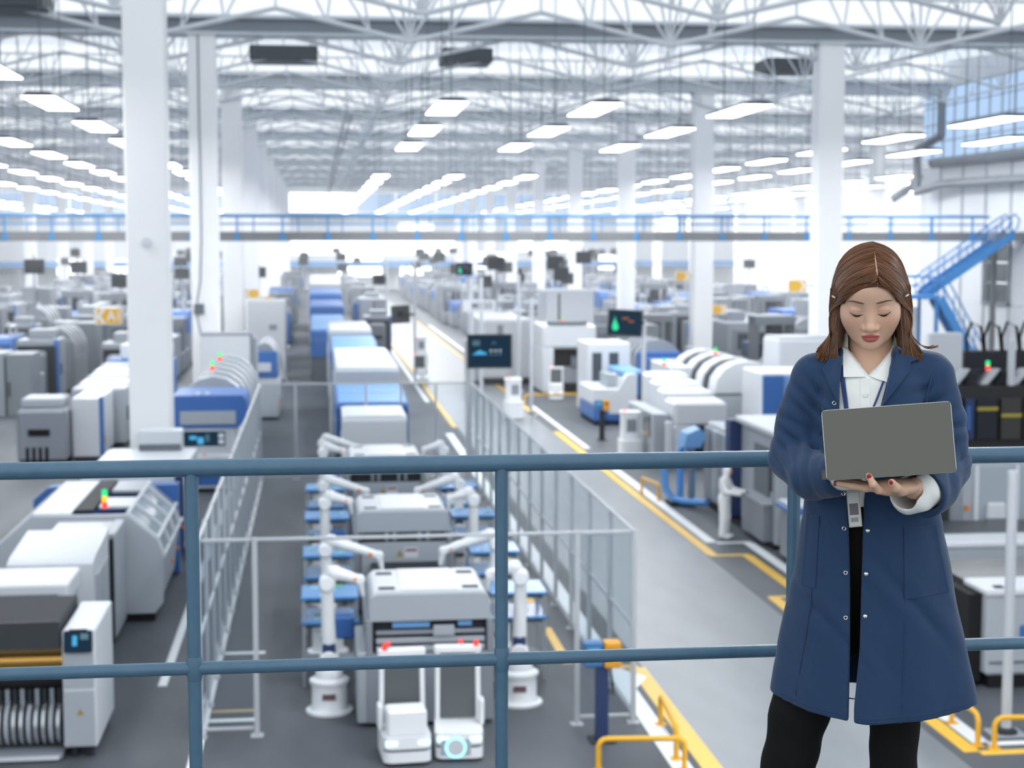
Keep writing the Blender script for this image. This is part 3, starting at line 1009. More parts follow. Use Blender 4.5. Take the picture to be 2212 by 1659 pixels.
# ---------- tray racks with blue panels
GLINTG = mat('glint_green', (.05, .40, .12), .4)
CELLB = mat('cell_blue', (.075, .27, .60), .22)
GLINTC = mat('glint_pale_cyan', (.32, .62, .75), .2)
def tray_rack(x, y, label, rng):
    t = thing('panel_rack', label, 'rack', (x, y, 0), 0, 'racks of blue panels')
    for sx in (-.42, .42):
        for sy in (-.42, .42):
            bx('leg', STEEL, t, sx - .025, sx + .025, sy - .025, sy + .025, 0, 1.42)
    for z in (1.02, 1.42):
        tr = bx('tray', CELLB, t, -.46, .46, -.50, .46, z, z + .05, .01)
        bx('tray_rail', MIDGREY, t, -.46, .46, -.40, -.34, z - .07, z)
        bx('tray_rail', MIDGREY, t, -.46, .46, .30, .36, z - .07, z)
        for i in range(6):
            xx, yy = rng.uniform(-.42, .28), rng.uniform(-.45, .28)
            bx('panel_glint', rng.choice([GLINTC, GLINTC, GLINTG, GLINTC]), tr, xx, xx + rng.uniform(.04, .16), yy, yy + rng.uniform(.08, .22), z + .05, z + .056)  # cyan and green flecks, painted glints on the blue tray
    bx('shelf', GREY, t, -.42, .42, -.4, .4, .3, .33)
    return t
rg = random.Random(3)
for i, (y, w) in enumerate(((26.1, 'nearest'), (29.6, 'second'), (33.55, 'third'), (37.5, 'fourth'))):
    tray_rack(.16, y, f'{w} rack of blue panels left of the centre line', rg)
    tray_rack(3.2, y, f'{w} rack of blue panels right of the centre line', rg)

# ---------- glass safety fence round the robots
fglass = clear_mat('fence_sheet', (.70, .76, .80), .982, .4)
fpost = mat('fence_post', (.46, .49, .52), .4)
fc = thing('safety_fence', 'tall clear safety fence with grey posts around the robot line', 'fence')
FH = 2.9
def fence_run(p, q, n, skip=()):
    p, q = Vector((*p, 0)), Vector((*q, 0))
    d = (q - p).normalized()
    nrm = Vector((-d.y, d.x, 0))
    for i in range(n + 1):
        c = p.lerp(q, i / n)
        if i not in skip:
            bx('fence_post', fpost, fc, c.x - .035, c.x + .035, c.y - .035, c.y + .035, 0, FH)
            bx('post_foot', fpost, fc, c.x - .09, c.x + .09, c.y - .09, c.y + .09, 0, .02)
        if i < n:
            a = c + d * .05
            b = p.lerp(q, (i + 1) / n) - d * .05
            for z in ((.12, FH - .03) if n < 10 else (.12, 1.45, FH - .03)):
                bar('fence_rail', (a.x, a.y, z), (b.x, b.y, z), .028, fpost, fc, 6)
            o = nrm * .006
            vs = [a - o, b - o, b + o, a + o]
            MB().add([(v.x, v.y, .16) for v in vs] + [(v.x, v.y, FH - .06) for v in vs], [(0, 1, 5, 4), (1, 2, 6, 5), (2, 3, 7, 6), (3, 0, 4, 7), (4, 5, 6, 7), (3, 2, 1, 0)]).build('fence_panel', fglass, fc)
fence_run((4.6, 23.15), (4.6, 48.8), 13)
fence_run((-1.72, 23.15), (-1.72, 48.8), 16)
fence_run((-1.72, 48.8), (4.6, 48.8), 6, (0, 6))
fence_run((-1.72, 23.15), (-.92, 23.15), 1, (0,))
fence_run((3.75, 23.15), (4.6, 23.15), 1, (1,))
bar('fence_rail', (-.92, 23.15, FH - .03), (3.75, 23.15, FH - .03), .028, fpost, fc, 6)

# ---------- mobile robots
def mobile_robot(x, y, rz, label, kind, s=1.0):
    t = thing('mobile_robot', label, 'mobile robot', (x, y, 0), rz, 'white mobile robots')
    W_, D = .66, .86
    for sx in (-.2, .2):
        for sy in (-.25, .25):
            MB().lathe([(.06, -.03), (.06, .03)], (sx, sy, .062), 12, 'x').build('wheel', BLACK, t)
    MB().prism(rrect(W_, D, .12, 4), 'z', .05, .20).build('chassis', ROBOT, t)
    MB().prism(rrect(W_ - .02, D - .03, .12, 4), 'z', .20, .235).build('lidar_slot', BLACK, t)
    MB().prism(rrect(W_, D, .12, 4), 'z', .235, .40).build('body', ROBOT, t)
    for sx in (-1, 1):
        bx('headlight', light_mat('robot_headlight', (.5, .85, 1), 2.2), t, sx * .22 - .08, sx * .22 + .08, -D / 2 - .006, -D / 2 + .02, .29, .36, .01)
    if kind == 'shelf':
        bx('cargo_box', ROBOT, t, -.27, .27, -.38, .02, .40, .76, .03)
    if kind == 'ring':
        bx('front_panel', PALE, t, -.26, .16, -D / 2 - .01, -D / 2 + .02, .09, .33, .02)
        MB().tube([(-.05 + .13 * math.cos(a), -D / 2 - .015, .21 + .13 * math.sin(a)) for a in np.linspace(0, 2 * math.pi, 24, endpoint=False)], .016, 8, closed=True).build('light_ring', light_mat('ring_cyan', (.3, .8, 1), 2.0), t)
        MB().lathe([(.118, 0), (.118, .01)], (-.05, -D / 2 - .022, .21), 24, 'y').build('light_disc', WHITE, t)
    for sx in (-1, 1):
        MB().tube([(sx * .29, .22, .38), (sx * .28, .26, 1.40)], .035, 8).build('mast', ROBOT, t)
    bx('mast_bar', ROBOT, t, -.33, .33, .20, .32, 1.36, 1.47, .02)
    bx('mesh_panel', mat('mesh_dark_grey', (.10, .11, .115), .6), t, -.25, .25, .25, .28, .42, 1.34)
    MB().lathe([(.035, 0), (.035, .06), (.02, .08)], (.26 if kind == 'ring' else -.24, .22, 1.46), 10).build('beacon', LRED, t)
    bx('arm_block', ROBOT, t, *((.30, .36) if kind == 'ring' else (-.36, -.30)), -.05, .2, .4, .75, .02)
    return t
mobile_robot(1.14, 21.95, R(4), 'mobile robot carrying a white box, left of the pair in front', 'shelf')
mobile_robot(1.90, 22.05, R(-3), 'mobile robot with a round light ring, right of the pair in front', 'ring')
def courier(x, y, rz, label):
    t = thing('delivery_robot', label, 'mobile robot', (x, y, 0), rz, 'white mobile robots')
    MB().prism(rrect(.72, .8, .16, 5), 'z', .05, .75).build('body', ROBOT, t)
    MB().prism(rrect(.60, .55, .14, 5, 0, .05), 'z', .75, 1.55).build('column', ROBOT, t)
    MB().prism(rrect(.66, .6, .16, 5, 0, .05), 'z', 1.55, 1.66).build('cap', ROBOT, t)
    bx('screen', GREY, t, -.16, .16, -.235, -.21, 1.0, 1.42, .01)
    MB().lathe([(.04, 0), (.04, .06)], (-.2, 0, 1.66), 8).build('beacon', LRED, t)
    for sx in (-.25, .25):
        MB().lathe([(.06, -.04), (.06, .04)], (sx, 0, .062), 12, 'x').build('wheel', BLACK, t)
    return t
courier(7.84, 64.6, R(10), 'white courier robot driving on the aisle behind the front monitor')
courier(5.95, 93.5, R(5), 'small white courier robot farther along the aisle')
courier(10.05, 51.4, 0, 'white courier robot parked beside the blue based machine')
mobile_robot(10.75, 72.5, R(-8), 'mobile robot waiting by the dark machine opening', 'shelf')
mobile_robot(5.2, 82, R(8), 'low white mobile robot beside the rear aisle line', 'shelf')

# ---------- control pedestals
def pedestal(x, y, label, post):
    t = thing('control_pedestal', label, 'control post', (x, y, 0))
    bx('base_plate', DARK, t, -.18, .18, -.18, .18, 0, .02)
    bx('post', post, t, -.09, .09, -.07, .07, .02, 1.16, .01)
    bx('blue_box', mat('pedestal_blue', (.05, .16, .36), .4), t, -.28, .0, -.14, .08, 1.10, 1.46, .02)
    bx('box_screen', SCR_CYAN, t, -.22, -.05, -.146, -.14, 1.30, 1.38)
    bx('yellow_box', mat('pedestal_orange', (.72, .33, .03), .4), t, .02, .26, -.14, .08, 1.08, 1.46, .02)
    bx('box_slot', DARK, t, .07, .21, -.145, -.14, 1.30, 1.36)
    for q in range(3):
        MB().tube([(.02, .0, .85 - q * .05), (.16, -.06, .80 - q * .06), (.12, .02, 1.1)], .012, 6).build('cable', BLACK, t)
    return t
pedestal(3.98, 22.35, 'control post with blue and orange boxes by the near fence corner', NAVY)
pedestal(10.15, 57.2, 'thin control post in front of the blue based machine', DARK)

# ---------- low yellow barriers
def barrier(p, q, label, h=.45):
    p, q = Vector((*p, 0)), Vector((*q, 0))
    t = thing('safety_barrier', label, 'barrier', p, 0, 'low yellow tube barriers')
    v = q - p
    d = v.normalized()
    L = v.length
    path = [Vector((0, 0, 0)), Vector((0, 0, h - .12))]
    path += [d * (.12 - .12 * math.cos(a)) + Vector((0, 0, h - .12 + .12 * math.sin(a))) for a in np.linspace(.3, math.pi / 2, 4)]
    path += [d * (L - .12 + .12 * math.sin(a)) + Vector((0, 0, h - .12 + .12 * math.cos(a))) for a in np.linspace(0, math.pi / 2 - .3, 4)]
    path += [d * L + Vector((0, 0, h - .12)), d * L]
    MB().tube(path, .038, 10).build('tube', YELLOW, t)
    for c in (Vector((0, 0, 0)), d * L):
        bx('foot_plate', YELLOW, t, c.x - .08, c.x + .08, c.y - .08, c.y + .08, 0, .015)
barrier((3.70, 21.0), (4.86, 20.9), 'yellow tube barrier at the bottom edge beside the painted arrow')
barrier((4.86, 21.4), (4.98, 23.0), 'yellow tube barrier running away beside the wide yellow line')
barrier((9.28, 22.55), (9.22, 21.45), 'yellow tube barrier beside the woman, running away from us')
barrier((9.40, 21.3), (10.9, 21.2), 'yellow tube barrier in the lower right corner')
barrier((9.12, 44.9), (9.32, 43.5), 'yellow tube barrier below the blue lifting frame')
barrier((9.0, 70.2), (11.4, 70.4), 'yellow tube barrier behind the courier robot')
barrier((2.9, 48.2), (3.6, 46.6), 'yellow tube barrier inside the far end of the glass fence')
barrier((8.9, 98), (11.0, 98), 'distant yellow tube barrier across the aisle')

# ---------- monitors on poles
def monitor_post(x, y, label, zc, W_, H_, dx, kind, rz=0.0, tilt=0.0, ptop=None, back=False):
    t = thing('monitor_post', label, 'monitor', (x, y, 0), rz)
    ptop = ptop or zc
    bx('base_plate', STEEL, t, -.25, .25, -.25, .25, 0, .03)
    MB().tube([(0, 0, .03), (0, 0, ptop)], .085, 10).build('pole', mat('pole_grey', (.55, .58, .62), .4, .2), t)
    hd = link('monitor', None, t)
    hd.location = (dx, -.12 if not back else .12, zc)
    hd.rotation_euler = (0, tilt, 0)
    bx('casing', mat('monitor_case', (.035, .04, .045), .4), hd, -W_ / 2, W_ / 2, -.05, .05, -H_ / 2, H_ / 2, .01)
    if not back:
        pixels_screen(hd, -W_ / 2 + .05, W_ / 2 - .05, -.056, -H_ / 2 + .06, H_ / 2 - .05, kind)
    else:
        bx('back_bump', BLACK, hd, -.15, .2, -.14, -.05, -.15, .2, .02)
    bx('bracket', DARK, t, *sorted((0, dx)), -.09, .09, zc - .06, zc + .06)
    return t
monitor_post(4.27, 45.9, 'large monitor with blue charts on the pole inside the fence', 4.02, 1.28, .97, .60, 'charts', 0, 0, 4.0)
monitor_post(11.80, 57.9, 'monitor with a green drop shape on the tall grey pole', 4.2, 1.28, .96, -.72, 'drop', 0, R(3), 4.3)
monitor_post(5.15, 86.0, 'dark back of a monitor on a thin pole above the centre aisle', 3.3, 1.0, .95, -.75, 'x', 0, R(-3), 6.1, True)
monitor_post(4.7, 110, 'bare grey pole with a small monitor behind the centre aisle', 4.6, .9, .7, -.5, 'x', 0, 0, 6.0, True)
monitor_post(8.6, 92.0, 'small monitor with a green mark seen above the centre aisle', 5.6, .95, .75, -.25, 'drop', 0, 0, 5.6)
monitor_post(9.6, 77.0, 'dark monitor seen edge on beside the white box machine', 5.4, .5, .9, .9, 'x', R(70), 0, 5.6, True)

# ---------- tall grey posts
def tall_post(x, y, h, label, r=.075):
    t = thing('steel_post', label, 'post', (x, y, 0))
    MB().tube([(0, 0, .03), (0, 0, h)], r, 10).build('pole', mat('pole_grey', (.55, .58, .62), .4, .2), t)
    bx('base_plate', STEEL, t, -.25, .25, -.22, .22, 0, .03, .01)
    MB().lathe([(.16, .03), (.16, .06), (r * 1.2, .10)], (0, 0, 0), 12).build('base_collar', DARK, t)
tall_post(9.86, 21.95, 3.85, 'thick grey post in front of the white consoles at right')
tall_post(8.75, 66.0, 4.6, 'thin grey post beside the aisle in front of the white box machine')

# ---------- hanging yellow aisle signs
def sign(x, y, z, W_, H_, label, txt, flip=False, side=1, reach=.24):
    t = thing('aisle_sign', label, 'sign', (x, y, z), 0, 'yellow aisle signs')
    ym = mat('sign_yellow', (.80, .47, .06), .5)
    wm = mat('sign_white', (.88, .86, .84), .5)
    MB().prism(rrect(W_, H_, .06, 4), 'y', 0, .05).build('plate', wm, t)
    MB().prism(rrect(W_ - .05, H_ - .05, .05, 4), 'y', -.006, 0).build('face', ym, t)
    s = -1 if not flip else 1
    q = H_ * .42
    MB().prism([(s * W_ * .40, 0), (s * W_ * .22, q), (s * W_ * .08, q), (s * W_ * .26, 0), (s * W_ * .08, -q), (s * W_ * .22, -q)][::s], 'y', -.012, -.006).build('arrow', wm, t)
    bx('arrow_bar', wm, t, *sorted((s * W_ * .455, s * W_ * .385)), -.012, -.006, -q, q)
    if txt:
        text_mesh('lettering', txt, H_ * .86, wm, t, (-s * W_ * .22, -.012, 0), depth=.003, sx=.85)
    bar('bracket', (side * (W_ / 2 - .05), .025, 0), (side * (W_ / 2 + reach), .025, 0), .02, GREY, t)
    return t
sign(-5.37, 42.9, 5.2, .72, .44, 'yellow arrow sign reading A1 on the near white column', 'A1')
for (x, y, z, w, lab, fl, sd) in ((-3.36, 85.3, 4.45, .74, 'small yellow sign on the third column of the left row', False, -1), (-3.26, 106.8, 3.3, .92, 'pale yellow sign on the fourth column of the left row', False, -1),
                              (19.36, 63.9, 5.35, .80, 'yellow sign beside the head of the woman on the column behind her', True, 1), (21.5, 85.3, 3.5, .84, 'yellow sign low on the second column of the right row', True, -1),
                              (19.5, 85.3, 5.3, .80, 'yellow sign high on the second column of the right row', True, 1)):
    sign(x, y, z, w, w * .62, lab, '', fl, sd, .26)
# faint white sign board on the two poles behind the monitor
sb = thing('sign_board', 'white board with grey lettering above the front monitor', 'sign', (7.4, 74, 4.2))
bx('board', WHITE, sb, -.75, .75, 0, .05, -.28, .28)
text_mesh('lettering', 'M150', .42, MIDGREY, sb, (.12, -.012, 0), depth=.003)
for x in (-.35, .1):
    bx('board_post', mat('pole_grey', (.55, .58, .62), .4, .2), sb, x - .08, x + .08, .05, .2, -4.2, 1.3)
# ------------------------------------------------------------------ machines left of the fence
# near press with spools
t = thing('roll_press', 'dark press with a brass roller and striped spools in the lower left corner', 'machine', (-4.6, 22.4, 0))
bx('side_cabinet', WHITE, t, 1.08, 1.53, .0, 1.85, .16, 1.80, .02)
bx('cabinet_front', PALE, t, 1.10, 1.50, -.02, .0, .2, .95)
bx('cabinet_front', PALE, t, 1.10, 1.50, -.02, .0, 1.0, 1.48)
scr = link('control_screen', None, t)
scr.rotation_euler = (R(-12), 0, 0)
scr.location = (1.30, -.03, 1.65)
bx('screen_case', BLACK, scr, -.19, .19, -.02, .03, -.15, .15, .01)
pixels_screen(scr, -.18, .18, -.025, -.14, .14, 'blue')
bx('screen_visor', DARK, scr, -.12, .12, .0, .12, .15, .17)
MB().prism([(1.26, .62), (1.36, .62), (1.31, .71)], 'y', -.025, -.02).build('warning_triangle', mat('label_ochre', (.33, .25, .06), .5), t)
bx('canopy', DARK, t, -1.6, 1.06, .05, 1.7, 1.75, 1.93, .02)
bx('canopy_face', mat('canopy_grey', (.045, .05, .056), .5, 0, .25), t, -1.6, 1.06, .0, .05, 1.55, 1.93)
bx('cavity', BLACK, t, -1.6, 1.08, .75, 1.75, .1, 1.75)
MB().lathe([(.16, -1.6), (.16, 1.05)], (0, .45, 1.30), 24, 'x').build('brass_roller', mat('brass', (.58, .34, .09), .25, .8), t)
MB().lathe([(.12, -1.6), (.12, 1.05)], (0, .40, 1.02), 20, 'x').build('rubber_roller', BLACK, t)
bx('roller_bar', mat('bronze_bar', (.30, .20, .07), .3, .7), t, -1.6, 1.05, .25, .35, 1.44, 1.50)
for i in range(26):
    x = -1.55 + i * .1
    MB().lathe([(.27, x), (.30, x + .01), (.30, x + .055), (.27, x + .065)], (0, .38, .42), 22, 'x').build('spool', STEEL if i % 3 else PALE, t)
    bx('web_band', DARK if i % 2 else GREY, t, x, x + .06, .3, .34, .66, .92)
bx('spool_bed', GREY, t, -1.6, 1.06, -.05, .8, .02, .10)
bx('drip_edge', WHITE, t, -1.6, 1.02, -.12, -.05, .03, .07)
foot_row(t, (1.2, 1.42, -1.2), (.15, 1.6), .16)

t = thing('feeder_box', 'long low white cover behind the roll press', 'machine', (-4.6, 24.45, 0))
bx('cover', WHITE, t, -1.6, .86, 0, 1.35, 1.72, 2.02, .03)
bx('cover_front', GREY, t, -1.58, .72, -.02, .0, 1.70, 1.88)
bx('body', PALE, t, -1.55, .8, .1, 1.35, .12, 1.70, .01)
bx('plinth', DARK, t, -1.5, .75, .15, 1.3, 0, .12)
t = thing('feeder_cabinet', 'white topped cabinet in front of the grey canopy machine', 'machine', (-4.3, 26.5, 0))
MB().prism([(0, .12), (0, 1.92), (.25, 2.0), (2.0, 2.14), (2.0, .12)], 'x', -.70, .66).build('body', WHITE, t)
bx('front_panel', GREY, t, -.68, .40, -.02, 0, 1.4, 1.88)
bx('side_door', PALE, t, .655, .685, .2, .9, .3, 1.7, .01)
bx('side_door', PALE, t, .655, .685, 1.0, 1.8, .3, 1.7, .01)
bx('dark_gap', BLACK, t, .30, .72, 2.0, 2.2, .1, 1.95)
bx('plinth', DARK, t, -.65, .6, .1, 1.9, 0, .12)
t = thing('unwind_cabinet', 'white cabinet with an orange button beside the canopy machine', 'machine', (-4.25, 28.95, 0))
bx('body', WHITE, t, -.55, .48, 0, 1.5, .1, 1.95, .02)
bx('front_recess', DARK, t, -.52, .42, -.02, 0, .5, 1.80)
bx('recess_panel', GREY, t, -.44, .30, -.03, -.01, 1.3, 1.72)
bx('side_column', PALE, t, .48, .66, -.06, 1.5, .1, 1.98, .02)
MB().lathe([(.04, 0), (.04, .05)], (.57, -.1, 1.72), 10, 'y').build('orange_button', ORANGE, t)
bx('blue_display', LBLUE, t, .51, .62, -.075, -.06, 1.15, 1.4)
bx('plinth', BLACK, t, -.5, .6, .05, 1.4, 0, .1)

# grey canopy machine with glass flanks and blue end wall
t = thing('canopy_machine', 'grey machine with slanted glass canopy and blue end wall', 'machine', (-4.45, 30.6, 0))
prof = [(-1.42, .14), (1.36, .14), (1.52, .34), (1.53, 1.22), (1.42, 1.55), (.88, 2.03), (-.85, 2.03), (-1.45, 1.5)]
MB().prism(prof, 'y', 0, .14).build('end_panel', mat('canopy_panel', (.44, .48, .52), .4), t)
bx('panel_plinth', BLACK, t, .62, 1.36, -.01, .3, .02, .15)
bx('panel_handle', DARK, t, .62, .66, -.03, 0, .9, 1.2)
bx('panel_vent', MIDGREY, t, .62, .80, -.02, 0, 1.80, 1.92)
inner = [(-1.36, .14), (1.36, .14), (1.46, 1.0), (1.40, 1.15), (-1.36, 1.15)]
MB().prism(inner, 'y', .14, 4.3).build('bed', PALE, t)
for y in (.14, 1.3, 2.5, 3.6):
    for a, b in ((prof[3], prof[4]), (prof[4], prof[5]), (prof[6], prof[7])):
        bar('canopy_rib', (a[0], y, a[1]), (b[0], y, b[1]), .045, WHITE, t, 6)
for (x, z) in (prof[5], prof[6], prof[4], prof[3]):
    bar('canopy_rail', (x, .1, z), (x, 4.3, z), .04, WHITE, t, 6)
cgl = clear_mat('canopy_glass', (.60, .68, .74), .55, .3)
for y0, y1 in ((.2, 1.25), (1.35, 2.45), (2.55, 3.55), (3.65, 4.25)):
    for (a, b) in ((prof[4], prof[5]), (prof[3], prof[4])):
        MB().add([(a[0], y0, a[1]), (a[0], y1, a[1]), (b[0], y1, b[1]), (b[0], y0, b[1]), (a[0] - .02, y0, a[1] - .02), (a[0] - .02, y1, a[1] - .02), (b[0] - .02, y1, b[1] - .02), (b[0] - .02, y0, b[1] - .02)],
                 [(0, 1, 2, 3), (7, 6, 5, 4), (0, 4, 5, 1), (1, 5, 6, 2), (2, 6, 7, 3), (3, 7, 4, 0)]).build('canopy_pane', cgl, t)
bx('roof_panel', WHITE, t, -.85, -.15, .14, 4.3, 2.0, 2.06, .01)
bx('roof_panel', WHITE, t, .25, .88, .9, 2.0, 2.0, 2.06, .01)
bx('roof_panel', PALE, t, .25, .88, 2.9, 4.3, 2.0, 2.06, .01)
bx('roof_conveyor', DARK, t, -.13, .22, .3, 4.2, 2.02, 2.09)
for i, (x, y) in enumerate(((.6, .8), (.75, 1.6), (.95, 2.3))):
    MB().lathe([(.16, -.2), (.2, 0), (.16, .2)], (x, y, 1.45), 14, 'y').build('inner_drum', WHITE if i % 2 else DARK, t)
MB().prism([(-1.55, .05), (1.46, .05), (1.46, 1.95), (-.95, 1.95), (-1.25, 1.92), (-1.55, 1.66)], 'y', 4.3, 4.75).build('blue_end_wall', BLUE, t)
for y, z in ((2.0, .75), (3.4, .75), (4.5, 1.0)):
    MB().lathe([(.035, 0), (.035, .05)], (1.50, y, z), 8, 'x').build('orange_button', ORANGE, t)
stack_light(t, .42, .5, 2.09, 1.05)
foot_row(t, (-1.2, 1.2), (.4, 4.0), .15)

t = thing('white_coater', 'white machine with a raised ledge at the foot of the near column', 'machine', (-4.1, 36.6, 0))
bx('body', WHITE, t, -1.15, 1.05, 0, 4.8, .1, 1.93, .04)
bx('raised_ledge', WHITE, t, -.35, .72, 4.2, 4.85, 1.93, 2.44, .03)
bx('ledge_shadow_gap', MIDGREY, t, -.33, .70, 4.17, 4.2, 1.96, 2.10)
bx('front_panel', PALE, t, -1.1, 1.0, -.02, 0, .3, 1.7)
bx('blue_strip', NAVY, t, .90, 1.07, -.03, .3, .1, 1.90, .01)
bx('plinth', DARK, t, -1.1, 1.0, .1, 4.7, 0, .1)
for y in (1.0, 2.4, 3.6):
    bx('side_door', PALE, t, 1.045, 1.075, y - .5, y + .5, .3, 1.6, .01)

t = thing('display_machine', 'blue capped machine with a wide display panel by the fence', 'machine', (-3.3, 46.5, 0))
bx('body', WHITE, t, -.95, .95, 0, 3.6, .1, 1.9, .04)
MB().prism([(-.85, 1.86), (1.05, 1.86), (1.28, 2.15), (1.28, 2.62), (1.18, 2.78), (-.78, 2.78), (-.85, 2.68)], 'y', -.08, 2.6).build('blue_hood', BLUE, t)
bx('hood_plate', PALE, t, -.58, .98, -.11, -.08, 1.96, 2.34, .01)
bx('display_frame', WHITE, t, -.82, .76, -.05, 0, 1.25, 1.82, .02)
pixels_screen(t, -.72, .68, -.056, 1.33, 1.76, 'panel')
bx('console', WHITE, t, -.85, .85, -.35, 0, .95, 1.1, .02)
bx('console_button', ORANGE, t, .05, .15, -.30, -.22, 1.10, 1.13)
bx('console_knob', DARK, t, -.72, -.55, -.36, -.33, .98, 1.06)
bx('lower_blue', BLUE, t, -.6, .9, -.02, .0, .2, .6)
bx('side_tray', PALE, t, -1.25, -.95, .2, 2.4, 1.5, 1.8, .02)
for x in (-.15, .12):
    bx('hood_hinge', WHITE, t, x, x + .08, .1, .5, 2.78, 2.83)
bx('plinth', DARK, t, -.9, .9, .1, 3.5, 0, .1)

def arch_profile(W_, z0, H_, n=9):
    return [(W_ / 2 * math.cos(a), z0 + (H_ - z0) * math.sin(a) ** .8) for a in np.linspace(0.0, math.pi, n)]
def arched(name, label, x, y, W_, D, H_, ribs, ribm=DARK, cover=WHITE, rz=0.0, lights=(), endm=None):
    t = thing(name, label, 'machine', (x, y, 0), rz)
    bx('body', PALE, t, -W_ / 2, W_ / 2, 0, D, .1, H_ * .58, .02)
    n = ribs * 2 + 1
    for i in range(n):
        y0, y1 = D * i / n, D * (i + 1) / n
        if i % 2 == 0:
            MB().prism(arch_profile(W_ + .05, H_ * .55, H_), 'y', y0, y1).build('arch_cover', cover, t)
        else:
            MB().prism(arch_profile(W_ - .10, H_ * .55, H_ - .07), 'y', y0, y1).build('arch_window', ribm, t)
    bx('plinth', DARK, t, -W_ / 2 + .05, W_ / 2 - .05, .05, D - .05, 0, .1)
    if endm:
        bx('end_box', endm, t, -W_ / 2 - .05, W_ / 2 + .05, -.7, 0, .1, H_ * .80, .03)
    for (yy) in lights:
        stack_light(t, -W_ * .1, yy, H_ - .03, 1.3, False)
    return t
arched('arched_machine', 'row of grey arched hoods with stack lights behind the blue capped machine', -3.2, 50.4, 2.05, 9.8, 3.0, 5, MIDGREY, PALE, 0, (3.0, 7.2))
t = thing('white_cabinet', 'big plain white cabinet in front of the second column', 'cabinet', (-3.35, 61.6, 0))
bx('body', mat('cabinet_white', (.70, .73, .76), .45), t, -1.0, .82, 0, 1.6, .05, 3.62, .03)
bx('edge_trim', GREY, t, .82, .92, .05, 1.6, .05, 3.66)
bx('top_trim', GREY, t, -1.0, .9, .0, 1.6, 3.62, 3.68)
bx('side_door', PALE, t, .92, 1.08, .3, 1.4, .2, 3.5, .01)
t = thing('blue_white_machine', 'blue and white machine right of the big plain cabinet', 'machine', (-2.1, 65.5, 0))
bx('body', WHITE, t, -.45, .55, 0, 5, .1, 1.7, .03)
bx('plinth', DARK, t, -.4, .5, .1, 4.9, 0, .1)
bx('blue_front', BLUE, t, -.42, .5, -.03, .2, 1.7, 2.75, .02)
bx('front_plate', WHITE, t, -.35, .25, -.06, -.03, 1.95, 2.3)
MB().prism(arch_profile(1.1, 1.7, 3.1), 'y', .2, 4.8).build('hood', GREY, t)
MB().tube([(.5, .5, .4), (.85, .6, 1.5), (.6, .5, 2.6)], .05, 8).build('hose', PALE, t)
bx('button_panel', ORANGE, t, .55, .58, .2, .45, .4, .8)
t = thing('white_cabinet', 'tall pale cabinet standing before the fourth column of the left row', 'cabinet', (-2.65, 84.2, 0))
bx('body', WHITE, t, -.9, 1.0, 0, 3, .05, 4.1, .03)
bx('side_door', PALE, t, 1.0, 1.06, .3, 2.8, .3, 3.9, .01)
bx('label_plate', GREY, t, .2, .6, -.03, 0, 2.6, 2.9)

# second lane left
t = thing('grey_control_box', 'grey control box with a black slot and four vents left of the near column', 'machine', (-8.8, 53.0, 0))
bx('body', GREY, t, -.78, .78, 0, 1.8, .08, 1.78, .10)
bx('slot', BLACK, t, -.42, .26, -.03, .02, .92, 1.14, .01)
for i in range(4):
    bx('vent', BLACK, t, -.50 + i * .2, -.40 + i * .2, -.02, .02, .1, .56)
bx('top_cap', PALE, t, -.7, .62, .4, 1.9, 1.78, 2.1, .06)
bx('plinth', DARK, t, -.7, .7, .1, 1.7, 0, .08)
t = thing('white_line_machine', 'long white machine with blue corner strip behind the grey control box', 'machine', (-7.6, 53.9, 0))
bx('front_body', WHITE, t, -.38, .55, .0, 3.4, .1, 2.05, .04)
bx('corner_strip', BLUE, t, .50, .62, -.02, .3, .1, 2.07, .02)
for i in range(5):
    y0 = 3.5 + i * 1.9
    bx('section', WHITE if i % 2 else PALE, t, -.9 - .0 * i, .95 + .12 * i, y0, y0 + 1.75, .1, 2.05 + .06 * i, .05)
    bx('section_gap', DARK, t, -.8, .9 + .1 * i, y0 + 1.74, y0 + 1.9, .1, 1.9)
    bx('section_handle', BLACK, t, .95 + .12 * i, .99 + .12 * i, y0 + .4, y0 + .55, .9, 1.4)
bx('blue_end', BLUE, t, -.9, 1.75, 13.2, 15.2, .1, 2.35, .05)
bx('blue_end_top', WHITE, t, -.4, 1.6, 13.6, 15.6, 2.35, 2.95, .05)
bx('orange_marker', ORANGE, t, .55, .59, .6, .75, .5, .7)
bx('plinth', DARK, t, -.35, .5, .1, 13, 0, .1)

# ------------------------------------------------------------------ machines right of the aisle
# the long machine the worker stands at
t = thing('wet_bench', 'long grey machine with navy panels where the worker stands', 'machine', (10.35, 33.2, 0))
bx('body', PALE, t, .35, 3.4, 3.0, 6.8, .1, 2.55, .04)
bx('top_cover', WHITE, t, .2, 3.3, 2.8, 6.9, 2.55, 2.72, .04)
bx('work_recess', MIDGREY, t, .30, .40, 4.1, 5.4, .95, 2.2)
bx('bench_shelf', GREY, t, -.05, .40, 3.3, 5.2, .1, .98, .02)
bx('bench_worktop', PALE, t, -.08, .42, 3.2, 5.3, .98, 1.03)
bx('front_post', PALE, t, .15, .40, 2.85, 3.05, .1, 2.55, .02)
bx('front_post', GREY, t, .15, .40, 3.05, 3.25, .1, 2.55, .02)
bx('dark_hose_box', DARK, t, .28, .42, 3.3, 3.9, 1.2, 2.1, .02)
bx('teal_lamp', mat('teal_plastic', (.10, .40, .48), .3), t, .24, .30, 2.4, 2.7, 1.75, 1.95)
bx('navy_panel', NAVY, t, .05, .42, 6.8, 7.3, .1, 2.6, .02)
bx('red_button', ORANGE, t, .03, .06, 6.95, 7.15, .85, 1.05)
bx('far_body', PALE, t, .3, 3.0, 7.3, 10.2, .1, 2.2, .04)
